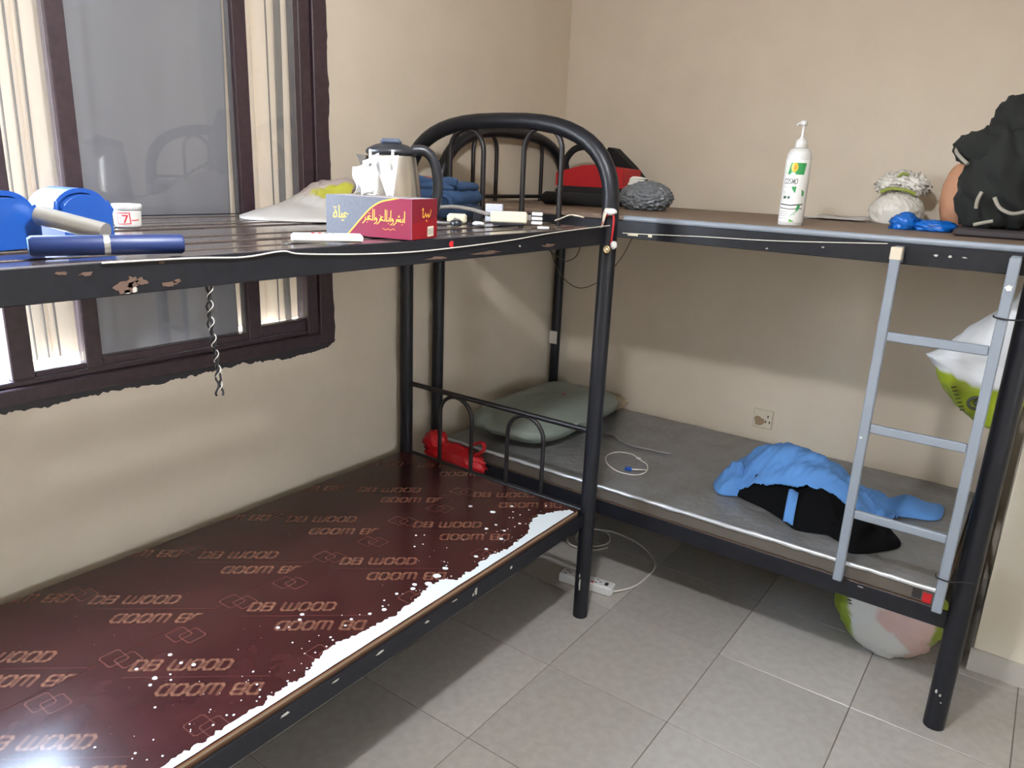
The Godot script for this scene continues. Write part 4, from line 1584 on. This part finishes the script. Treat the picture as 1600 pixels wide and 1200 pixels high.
	flake(st, [Vector2(0.20, 0.0), Vector2(0.56, 0.0), Vector2(0.555, 0.085), Vector2(0.40, 0.10), Vector2(0.34, 0.095), Vector2(0.20, 0.06)], Vector3(0, DB + 0.0805, 0.19), Vector3.RIGHT, Vector3.UP, 0.18)
	part("red_band", st, M.red_nylon, t)
	st = mb()
	flake(st, [Vector2(0.33, 0.0), Vector2(0.60, -0.03), Vector2(0.585, 0.01), Vector2(0.50, 0.09), Vector2(0.40, 0.17), Vector2(0.37, 0.175), Vector2(0.34, 0.13)], Vector3(0, DB + 0.0905, 0.12), Vector3.RIGHT, Vector3.UP, 0.065)
	part("back_panel", st, M.black_nylon, t)
	st = mb()
	tube(st, spline([Vector3(0.225, DB + 0.13, 0.30), Vector3(0.205, DB + 0.19, 0.30), Vector3(0.24, DB + 0.245, 0.29), Vector3(0.30, DB + 0.262, 0.28), Vector3(0.36, DB + 0.24, 0.26)], 6), 0.016, 12)
	part("handle", st, M.black_nylon, t)
	st = mb()
	tube(st, [Vector3(0.29, DB + 0.029, 0.62), Vector3(0.31, DB + 0.029, 0.615), Vector3(0.60, DB + 0.029, 0.55), Vector3(0.62, DB + 0.029, 0.545)], [0.012, 0.028, 0.028, 0.012], 16)
	single("rolled_mat", st, M.black_nylon, "black rolled mat lying before the red and black bag", "rolled mat")
	# white wire under the grey edge
	st = mb()
	tube(st, spline([Vector3(0.93, 1.451, 1.0385), Vector3(1.024, 1.454, 1.0385), Vector3(1.237, 1.463, 1.0385), Vector3(1.452, 1.469, 1.0385), Vector3(1.646, 1.480, 1.0385), Vector3(1.80, 1.490, 1.0385)], 5), 0.0017, 6)
	single("wire", st, M.cable_white, "thin white wire strung along the back bed's upper rail", "wire")
	st = mb()
	box2(st, Vector3(0.95, 1.444, 1.0352), Vector3(0.99, 1.452, 1.0382), 0.001)
	box2(st, Vector3(1.03, 1.444, 1.0352), Vector3(1.045, 1.453, 1.0382), 0.001)
	single("wire_clips", st, M.cream_plastic, "cream clips fixed under the back bed's upper rail", "clips")
	# thin wire hanging in loops behind the posts
	st = mb()
	tube(st, spline([Vector3(0.08, 1.43, 0.30), Vector3(0.16, 1.25, 0.30), Vector3(0.225, 1.151, 0.30), Vector3(0.328, 1.106, 0.30), Vector3(0.444, 1.158, 0.30), Vector3(0.55, 1.28, 0.30), Vector3(0.62, 1.43, 0.30)], 6), 0.0022, 6)
	tube(st, spline([Vector3(0.35, 1.43, 0.31), Vector3(0.315, 1.278, 0.31), Vector3(0.263, 1.235, 0.31), Vector3(0.225, 1.237, 0.31), Vector3(0.12, 1.30, 0.31), Vector3(0.10, 1.43, 0.31)], 6), 0.0022, 6)
	single("hanging_wire", st, mat("brown_wire", Color("5a4a38"), 0.6), "thin brown wire hanging in loops under the upper deck", "wire")

func bottle() -> void:
	var c := Vector3(1.462, DB, 0.86)
	var t := thing("lotion_bottle", "white pump lotion bottle with green leaf label", "bottle", c)
	var st := mb()
	lathe(st, [[0.0, 0.0], [0.037, 0.0], [0.040, 0.004], [0.040, 0.21], [0.038, 0.228], [0.030, 0.242], [0.019, 0.247], [0.0, 0.247]], c, 36)
	part("bottle_body", st, M.white_plastic, t)
	st = mb()
	lathe(st, [[0.0, 0.2475], [0.019, 0.2475], [0.019, 0.266], [0.015, 0.274], [0.007, 0.279], [0.0048, 0.284], [0.0048, 0.318], [0.0, 0.318]], c, 24)
	var pump := part("pump", st, M.white_plastic, t)
	st = mb()
	lathe(st, [[0.0, 0.3185], [0.010, 0.3185], [0.011, 0.326], [0.009, 0.332], [0.0, 0.333]], c, 20)
	tube(st, [c + Vector3(0, 0.326, 0), c + Vector3(-0.012, 0.326, -0.008), c + Vector3(-0.024, 0.321, -0.016)], 0.0045, 8)
	part("nozzle", st, M.white_plastic, pump)
	var img := Image.create(256, 420, false, Image.FORMAT_RGB8)
	img.fill(Color("e2e1dc"))
	var g := Color("2f8a4a")
	fill(img, [Vector2(66, 20), Vector2(196, 20), Vector2(186, 98), Vector2(60, 98)], g)
	fill(img, [Vector2(66, 20), Vector2(90, 20), Vector2(72, 98), Vector2(50, 98)], Color("cfe0c8"))
	fill(img, oval(Vector2(118, 50), 24, 32), Color("dcb32c"))
	fill(img, oval(Vector2(118, 52), 9, 16), Color("d98a2a"))
	fill(img, oval(Vector2(112, 92), 16, 8), Color("f0f0ea"))
	words(img, "COSMO", Vector2(52, 128), Vector2(15, 0), Vector2(0, 32), 4.0, Color("3a3d3a"), 0.2, 0.3)
	stroke(img, [Vector2(56, 184), Vector2(92, 184)], 2.0, Color("8a8d88"))
	fill(img, [Vector2(112, 180), Vector2(146, 178), Vector2(142, 224), Vector2(126, 206)], g)
	fill(img, [Vector2(184, 196), Vector2(204, 210), Vector2(206, 236), Vector2(190, 244)], g)
	for x in [58, 72, 98, 118]:
		stroke(img, [Vector2(x, 210), Vector2(x + 8, 232)], 2.0, Color("a9aaa4"))
	fill(img, [Vector2(60, 244), Vector2(86, 244), Vector2(84, 262), Vector2(58, 262)], Color("33503a"))
	fill(img, [Vector2(94, 244), Vector2(112, 244), Vector2(110, 262), Vector2(92, 262)], Color("33503a"))
	stroke(img, [Vector2(36, 300), Vector2(120, 306), Vector2(206, 296)], 7.0, Color("1d211e"))
	stroke(img, [Vector2(36, 326), Vector2(120, 332), Vector2(206, 326)], 5.0, Color("2a2e2a"))
	fill(img, [Vector2(176, 290), Vector2(190, 310), Vector2(170, 350), Vector2(160, 330)], g)
	stroke(img, [Vector2(170, 330), Vector2(130, 380)], 3.0, g)
	stroke(img, [Vector2(174, 334), Vector2(150, 372)], 3.0, g)
	for y in [352, 366, 378, 396]:
		stroke(img, [Vector2(50, y), Vector2(112 - (y % 5) * 4, y)], 2.5, Color("77796f"))
	fill(img, [Vector2(124, 398), Vector2(164, 416), Vector2(126, 418)], Color("55a63e"))
	var lm := mat("bottle_label", Color.WHITE, 0.35)
	lm.albedo_texture = ImageTexture.create_from_image(img)
	st = mb()
	st.set_smooth_group(0)
	# the label wraps the half that faces the room
	for i in 24:
		var a0 := -1.62 + 3.0 * i / 24.0
		var a1 := -1.62 + 3.0 * (i + 1) / 24.0
		var q := []
		for e in [[a0, 0.012, i], [a1, 0.012, i + 1], [a1, 0.21, i + 1], [a0, 0.21, i]]:
			q.append([c + Vector3(0.0403 * sin(e[0] + 0.28), e[1], 0.0403 * cos(e[0] + 0.28)), Vector2(e[2] / 24.0, 1.0 if e[1] < 0.1 else 0.0)])
		for k in [0, 2, 1, 0, 3, 2]:
			st.set_uv(q[k][1])
			st.add_vertex(q[k][0])
	part("label", st, lm, t)

# ------------------------------------------------------------------ the lower bunk along the back wall
const DL := 0.456

func lower_back_bed() -> void:
	var st := mb()
	var n := FastNoiseLite.new()
	n.seed = 70
	n.frequency = 3.0
	n.fractal_octaves = 4
	# plastic wrapped foam mattress
	var t := thing("mattress", "thin grey mattress wrapped in plastic on the lower back bunk", "mattress", Vector3(1.1, 0.399, 0.53))
	st.set_smooth_group(0)
	var nx := 70
	var nzz := 34
	var g := []
	for i in nx + 1:
		var row := []
		for j in nzz + 1:
			var x := 0.09 + 2.035 * i / nx
			var z := 0.035 + 0.99 * j / nzz
			row.append(Vector3(x, DL - 0.003 + 0.003 * n.get_noise_2d(x * 2.0, z * 2.0) + 0.0012 * n.get_noise_2d(x * 9.0, z * 6.0), z))
		g.append(row)
	for i in nx:
		for j in nzz:
			quad(st, g[i][j], g[i][j + 1], g[i + 1][j + 1], g[i + 1][j])
	part("wrapped_top", st, M.mattress, t)
	st = mb()
	box2(st, Vector3(0.09, 0.3995, 0.035), Vector3(2.125, 0.449, 1.025), 0.004)
	part("foam", st, M.mattress_side, t)
	st = mb()
	var ep := []
	var er := []
	for i in 60:
		var f := i / 59.0
		ep.append(Vector3(0.10 + 2.02 * f, 0.4535 + 0.002 * n.get_noise_1d(f * 9.0), 1.026 + 0.003 * n.get_noise_1d(f * 14.0 + 3.0)))
		er.append(0.0068 + 0.005 * absf(n.get_noise_1d(f * 20.0 + 9.0)))
	tube(st, ep, er, 8)
	part("plastic_hem", st, M.silver_edge, t, "shiny rolled hem of the plastic wrap")
	st = mb()
	box2(st, Vector3(2.075, 0.404, 1.0255), Vector3(2.10, 0.436, 1.0275))
	part("tape_label", st, M.red_bag, t)
	st = mb()
	box2(st, Vector3(2.045, 0.41, 1.0255), Vector3(2.07, 0.44, 1.0275))
	part("tape_label", st, M.hole, t)
	# creased strip of the wrap beside the pillow
	st = mb()
	tube(st, spline([Vector3(0.62, DL + 0.002, 0.46), Vector3(0.68, DL + 0.006, 0.47), Vector3(0.75, DL + 0.003, 0.52), Vector3(0.84, DL + 0.005, 0.53), Vector3(0.98, DL + 0.002, 0.50)], 5), 0.006, 8, true, Vector2(1.8, 0.8))
	part("plastic_crease", st, M.mattress, t)
	# pillow
	var p := thing("pillow", "grey-green pillow in a plastic cover at the head of the lower back bunk", "pillow", Vector3(0.32, DL, 0.53))
	st = mb()
	var np := FastNoiseLite.new()
	np.seed = 14
	np.frequency = 4.0
	lump(st, Vector3(0.335, DL + 0.072, 0.53), Vector3(0.235, 0.088, 0.415), func(d: Vector3) -> float:
		# squarish in plan, pinched at the corners
		var a := atan2(d.z, d.x)
		var k := 1.0 / pow(pow(absf(cos(a)), 4.5) + pow(absf(sin(a)), 4.5), 1.0 / 4.5)
		return lerpf(1.0, k, pow(clampf(1.0 - absf(d.y), 0.0, 1.0), 0.5)) * (1.0 + 0.06 * np.get_noise_3dv(d * 1.1)), DL, 56, 30)
	part("cover", st, M.pillow, p)
	st = mb()
	lump(st, Vector3(0.45, DL + 0.05, 0.12), Vector3(0.10, 0.045, 0.05), func(d: Vector3) -> float: return 1.0 + 0.25 * np.get_noise_3dv(d), DL, 28, 16)
	part("cloth_corner", st, M.pillow_cloth, p)
	for q in [[Vector3(0.17, DL + 0.136, 0.80), M.orange], [Vector3(0.40, DL + 0.16, 0.50), M.red_dot]]:
		st = mb()
		lump(st, q[0], Vector3(0.011, 0.002, 0.009), func(d: Vector3) -> float: return 1.0 + 0.3 * np.get_noise_3dv(d * 3.0), -100.0, 12, 8)
		part("printed_dot", st, q[1], p)
	# white lead with a blue plug
	t = thing("charging_cable", "white looped charging cable with a blue plug on the mattress", "cable", Vector3(0.9, DL, 0.74))
	st = mb()
	var y := DL + 0.003
	tube(st, spline([Vector3(0.90, y, 0.66), Vector3(0.85, y, 0.63), Vector3(0.79, y, 0.65), Vector3(0.775, y, 0.72), Vector3(0.82, y, 0.80), Vector3(0.90, y, 0.85), Vector3(0.975, y, 0.835), Vector3(0.99, y, 0.77), Vector3(0.96, y, 0.70), Vector3(0.905, y, 0.665)], 6), 0.0026, 8)
	part("lead", st, M.cable_white, t)
	st = mb()
	bx(st, Vector3(0.925, DL + 0.008, 0.805), Vector3(0.03, 0.015, 0.018), 0.003, Basis(Vector3.UP, 0.3))
	part("blue_plug", st, M.blue_plastic, t)
	st = mb()
	tube(st, [Vector3(0.94, DL + 0.008, 0.80), Vector3(0.957, DL + 0.007, 0.785), Vector3(0.985, y, 0.755)], [0.004, 0.003, 0.0022], 8)
	part("strain_relief", st, M.cable_white, t)
	st = mb()
	bx(st, Vector3(0.900, DL + 0.006, 0.663), Vector3(0.022, 0.009, 0.011), 0.002, Basis(Vector3.UP, -0.3))
	part("connector", st, M.white_plastic, t)
	clothes()
	# red crumpled bag between the two beds
	var nb := FastNoiseLite.new()
	nb.seed = 88
	nb.frequency = 2.0
	nb.fractal_octaves = 3
	t = thing("red_bag", "crumpled red plastic bag stuffed between the two beds", "plastic bag", Vector3(0.25, 0.36, 1.13))
	st = mb()
	lump(st, Vector3(0.245, 0.425, 1.13), Vector3(0.165, 0.062, 0.055), func(d: Vector3) -> float: return 1.0 + 0.3 * nb.get_noise_3dv(d * 1.6), 0.37, 44, 24)
	part("crumple", st, M.red_bag, t)
	st = mb()
	lump(st, Vector3(0.135, 0.475, 1.13), Vector3(0.06, 0.05, 0.045), func(d: Vector3) -> float: return 1.0 + 0.35 * nb.get_noise_3dv(d * 1.7 + Vector3(5, 2, 1)), -100.0, 32, 18)
	part("crumple", st, M.red_bag, t)
	st = mb()
	tube(st, spline([Vector3(0.30, 0.47, 1.125), Vector3(0.345, 0.515, 1.12), Vector3(0.39, 0.53, 1.12), Vector3(0.395, 0.50, 1.12), Vector3(0.36, 0.47, 1.125)], 5), 0.012, 8, true, Vector2(1.0, 0.5))
	part("handle", st, M.red_bag, t)
	# socket plate low on the back wall
	t = thing("wall_socket", "cream wall socket with brown stains on the back wall", "socket", Vector3(1.222, 0.556, 0.0))
	st = mb()
	box2(st, Vector3(1.175, 0.510, 0.0), Vector3(1.268, 0.603, 0.009), 0.003)
	part("plate", st, M.socket, t)
	var rng := RandomNumberGenerator.new()
	rng.seed = 55
	st = mb()
	flake(st, spot(Vector2(1.205, 0.545), 0.022, 0.024, rng, 14, 0.3), Vector3(0, 0, 0.009), Vector3.RIGHT, Vector3.UP, 0.0006)
	part("stain", st, M.stain, t)
	for q in [Vector2(1.245, 0.572), Vector2(1.236, 0.545), Vector2(1.255, 0.545)]:
		st = mb()
		box2(st, Vector3(q.x - 0.003, q.y - 0.006, 0.0088), Vector3(q.x + 0.003, q.y + 0.006, 0.0094))
		part("socket_hole", st, M.hole, t)
	hanging_bag()

func clothes() -> void:
	var n := FastNoiseLite.new()
	n.seed = 33
	n.frequency = 3.2
	n.fractal_octaves = 3
	var top := DL + 0.0015
	# black trousers heap
	var t := thing("trousers", "black trousers heaped under the blue shirt on the mattress", "trousers", Vector3(1.62, DL, 0.7))
	var o := ring2([Vector2(1.36, 0.74), Vector2(1.50, 0.80), Vector2(1.60, 0.865), Vector2(1.65, 0.90), Vector2(1.77, 0.85), Vector2(1.80, 0.82), Vector2(1.80, 0.60), Vector2(1.68, 0.42), Vector2(1.50, 0.36), Vector2(1.38, 0.45), Vector2(1.33, 0.60)])
	var hf := func(x: float, z: float, q: float) -> float:
		var ridge := exp(-pow((z - 0.60 - (x - 1.55) * 0.3) / 0.17, 2.0))
		return 0.008 + (1.0 - pow(q, 2.6)) * (0.06 + 0.10 * ridge) * (1.0 + 0.3 * n.get_noise_2d(x * 1.5, z * 1.5)) + 0.012 * (1.0 - q) * sin(x * 34.0 + z * 9.0)
	var st := mb()
	mound(st, o, top, hf, 18)
	part("heap", st, M.trousers, t)
	o = ring2([Vector2(1.72, 0.83), Vector2(1.80, 0.90), Vector2(1.835, 0.955), Vector2(1.90, 0.90), Vector2(1.965, 0.79), Vector2(1.93, 0.70), Vector2(1.86, 0.62), Vector2(1.76, 0.66)])
	st = mb()
	mound(st, o, top, func(x: float, z: float, q: float) -> float: return 0.006 + (1.0 - pow(q, 3.0)) * 0.055 * (1.0 + 0.4 * n.get_noise_2d(x * 3.0, z * 3.0)), 12)
	part("leg", st, M.trousers, t)
	# blue shirt thrown over the heap: a folded cloth surface with thickness
	t = thing("shirt", "light blue shirt thrown over black trousers on the mattress", "shirt", Vector3(1.55, DL, 0.5))
	var ground := func(x: float, z: float) -> float:
		var d := Vector2((x - 1.57) / 0.30, (z - 0.62 - (x - 1.55) * 0.25) / 0.28).length()
		return top + 0.012 + 0.178 * clampf(1.0 - pow(minf(d, 1.0), 2.4), 0.0, 1.0)
	st = mb()
	sheet(st, func(u: float, v: float) -> Vector3:
		# u along the shirt from the collar end to the tail, v across from the wall side to the front
		var a := Vector2(1.285, 0.42).lerp(Vector2(1.93, 0.46), u)
		var b := Vector2(1.31, 0.73).lerp(Vector2(1.90, 0.68), u)
		b.y += 0.055 * sin(u * PI)
		a.y -= 0.18 * sin(u * PI)
		var p := a.lerp(b, v)
		var y: float = ground.call(p.x, p.y)
		y += 0.010 * sin(u * 8.0 - v * 11.0) + 0.006 * sin(v * 26.0 + u * 5.0) + 0.004 * sin(u * 40.0 + v * 18.0) + 0.016 * absf(n.get_noise_2d(p.x * 7.0 + p.y * 4.0, p.y * 2.0 - p.x)) + 0.010 * n.get_noise_2d(p.x * 2.0, p.y * 2.0) - 0.05 * pow(v, 6.0)
		return Vector3(p.x, maxf(y, top + 0.004), p.y), 110, 56, 0.003)
	part("body", st, M.shirt, t)
	o = ring2([Vector2(1.255, 0.66), Vector2(1.27, 0.73), Vector2(1.32, 0.785), Vector2(1.39, 0.74), Vector2(1.42, 0.66), Vector2(1.38, 0.55), Vector2(1.30, 0.58)])
	st = mb()
	mound(st, o, top, func(x: float, z: float, q: float) -> float: return 0.006 + (1.0 - q * q) * 0.085 + 0.020 * (1.0 - q) * sin(x * 70.0 + z * 60.0) + 0.018 * (1.0 - q * q) * n.get_noise_2d(x * 9.0, z * 9.0), 12)
	part("collar", st, M.shirt, t)
	o = ring2([Vector2(1.80, 0.42), Vector2(1.92, 0.37), Vector2(2.03, 0.30), Vector2(2.05, 0.40), Vector2(2.03, 0.47), Vector2(1.97, 0.50), Vector2(1.88, 0.52)])
	st = mb()
	mound(st, o, top, func(x: float, z: float, q: float) -> float: return 0.006 + (1.0 - pow(q, 3.0)) * 0.034 * (1.0 + 0.5 * sin(x * 40.0)), 10)
	part("sleeve", st, M.shirt, t)
	st = mb()
	sheet(st, func(u: float, v: float) -> Vector3:
		var z := 0.79 + 0.105 * u
		return Vector3(1.575 + 0.035 * v + 0.02 * u, top + 0.014 + 0.085 * (1.0 - u * u) + 0.004 * sin(v * 5.0), z), 12, 5, 0.003)
	part("hem", st, M.shirt, t)

func hanging_bag() -> void:
	# carrier bag hanging at the end of the lower bunk, seen through the ladder
	var t := thing("hanging_bag", "white and lime green carrier bag hanging behind the ladder", "plastic bag", Vector3(2.09, 0.93, 0.8))
	var st := mb()
	var n := FastNoiseLite.new()
	n.seed = 91
	n.frequency = 3.0
	# sections from bottom to top: y, centre x, half width, half depth
	var sec := [[0.94, 2.155, 0.012, 0.01], [0.955, 2.15, 0.05, 0.03], [1.0, 2.125, 0.085, 0.055], [1.06, 2.10, 0.115, 0.07], [1.11, 2.088, 0.128, 0.07], [1.145, 2.078, 0.146, 0.06], [1.165, 2.09, 0.128, 0.062], [1.20, 2.104, 0.108, 0.06], [1.25, 2.12, 0.085, 0.045], [1.30, 2.14, 0.05, 0.03], [1.35, 2.155, 0.02, 0.016], [1.40, 2.16, 0.008, 0.007]]
	st.set_smooth_group(0)
	var prev := []
	var col := func(v: Vector3) -> Color:
		var lim := 1.098 + 0.02 * sin(v.x * 14.0)
		return Color(0.23, 0.29, 0.015) if v.y < lim else Color(0.47, 0.48, 0.48)
	var seg := 40
	var rows := []
	for i in sec.size() - 1:
		for k in 4:
			var f := k / 4.0
			rows.append([lerpf(sec[i][0], sec[i + 1][0], f), lerpf(sec[i][1], sec[i + 1][1], f), lerpf(sec[i][2], sec[i + 1][2], f), lerpf(sec[i][3], sec[i + 1][3], f)])
	rows.append(sec[sec.size() - 1])
	for r in rows:
		var row := []
		for k in seg:
			var a := TAU * k / seg
			var w := 1.0 + 0.10 * n.get_noise_3d(cos(a) * 1.5, r[0] * 9.0, sin(a) * 1.5)
			row.append(Vector3(r[1] + cos(a) * r[2] * w, r[0], 0.82 + sin(a) * r[3] * w))
		if prev.size():
			for k in seg:
				var j := (k + 1) % seg
				for v in [prev[k], prev[j], row[j], prev[k], row[j], row[k]]:
					st.set_color(col.call(v))
					st.add_vertex(v)
		prev = row
	part("film", st, M.printed, t)
	st = mb()
	var rg := []
	for i in 17:
		rg.append(Vector3(2.098 + 0.022 * cos(TAU * i / 16.0), 1.03 + 0.018 * sin(TAU * i / 16.0), 0.893 - 0.004 * cos(TAU * i / 16.0)))
	tube(st, rg, 0.005, 8, false)
	lump(st, Vector3(2.104, 1.03, 0.892), Vector3(0.014, 0.011, 0.004), func(_d: Vector3) -> float: return 1.0, -100.0, 14, 8)
	part("printed_mark", st, M.ink, t)
	st = mb()
	for i in 7:
		var q := Vector3(2.028 + 0.006 * i, 1.062 - 0.0105 * i, 0.878 + 0.002 * i)
		tube(st, [q + Vector3(-0.005, 0, 0), q + Vector3(0.008, 0.005, 0.003)], 0.0018, 6)
	part("printed_words", st, M.ink, t)
	st = mb()
	tube(st, spline([Vector3(2.16, 1.395, 0.82), Vector3(2.17, 1.46, 0.84), Vector3(2.18, 1.53, 0.86)], 4), 0.005, 8)
	part("handle", st, M.white_bag, t)

func floor_things() -> void:
	var st: SurfaceTool
	# white extension block with its lead
	var t := thing("extension_block", "white multi-socket extension block on the floor by the bed post", "extension block", Vector3(0.90, 0, 1.03))
	var dir := Vector3(0.98, 0, -0.12).normalized()
	var turn := Basis(dir, Vector3.UP, dir.cross(Vector3.UP))
	var c := Vector3(0.893, 0.0205, 1.038)
	st = mb()
	bx(st, c, Vector3(0.235, 0.04, 0.058), 0.006, turn)
	part("case", st, M.white_plastic, t)
	for i in 3:
		for q in [Vector3(-0.006, 0, -0.012), Vector3(0.010, 0, 0.0), Vector3(-0.006, 0, 0.012)]:
			st = mb()
			bx(st, c + dir * (-0.085 + 0.068 * i) + turn * (q + Vector3(0, 0.0203, 0)), Vector3(0.009, 0.0012, 0.005), 0.0003, turn)
			part("socket_hole", st, M.hole, t)
	for q in [[-0.03, M.orange], [0.03, M.red_dot]]:
		st = mb()
		bx(st, c + dir * q[0] + turn * Vector3(0.002, 0.0215, 0.018), Vector3(0.012, 0.004, 0.008), 0.001, turn)
		part("switch", st, q[1], t)
	st = mb()
	bx(st, c + dir * 0.09 + turn * Vector3(0, 0.022, 0.005), Vector3(0.014, 0.006, 0.018), 0.001, turn)
	part("switch", st, M.black_plastic, t)
	st = mb()
	var y := 0.0045
	tube(st, spline([c + dir * 0.117 + Vector3(0, -0.006, 0), Vector3(1.03, 0.008, 0.975), Vector3(1.055, y, 0.90), Vector3(1.058, y, 0.80), Vector3(1.05, y, 0.72), Vector3(1.0, y, 0.64), Vector3(0.90, y, 0.565), Vector3(0.77, y, 0.535), Vector3(0.68, y, 0.56), Vector3(0.62, y, 0.64), Vector3(0.66, y, 0.73), Vector3(0.75, y, 0.72), Vector3(0.78, y, 0.64), Vector3(0.73, y + 0.007, 0.57), Vector3(0.64, y + 0.008, 0.60), Vector3(0.60, y + 0.006, 0.70), Vector3(0.66, y + 0.008, 0.79), Vector3(0.76, y + 0.006, 0.77), Vector3(0.80, y, 0.69)], 6), 0.0042, 8)
	part("lead", st, M.cable_white, t)
	# carrier bag standing under the bunk
	var n := FastNoiseLite.new()
	n.seed = 23
	n.frequency = 2.0
	n.fractal_octaves = 3
	t = thing("stuffed_bag", "white and green carrier bag stuffed with pink cloth on the floor under the bunk", "plastic bag", Vector3(1.97, 0, 0.68))
	st = mb()
	lump(st, Vector3(1.965, 0.155, 0.68), Vector3(0.185, 0.185, 0.125), func(d: Vector3) -> float: return (1.0 + 0.10 * n.get_noise_3dv(d * 1.5) + 0.05 * absf(n.get_noise_3dv(d * 4.0))) * (1.0 - 0.15 * maxf(-d.y, 0.0) * absf(d.x)), 0.001, 64, 36,
		func(v: Vector3) -> Color:
			if v.x < 1.845 - 0.25 * (v.y - 0.15):
				return Color(0.19, 0.25, 0.02)
			if v.x > 2.115:
				return Color(0.19, 0.25, 0.02)
			if v.x > 2.0 + 0.06 * sin(v.y * 25.0) and v.y > 0.02:
				return Color(0.52, 0.36, 0.32)
			return Color(0.56, 0.55, 0.51))
	part("film", st, M.printed, t)
	st = mb()
	for i in 4:
		var q := Vector3(1.822 + 0.006 * i, 0.215 - 0.012 * i, 0.775)
		tube(st, [q, q + Vector3(0.012, 0.003, 0.006)], 0.0025, 6)
	part("printed_words", st, M.ink, t)
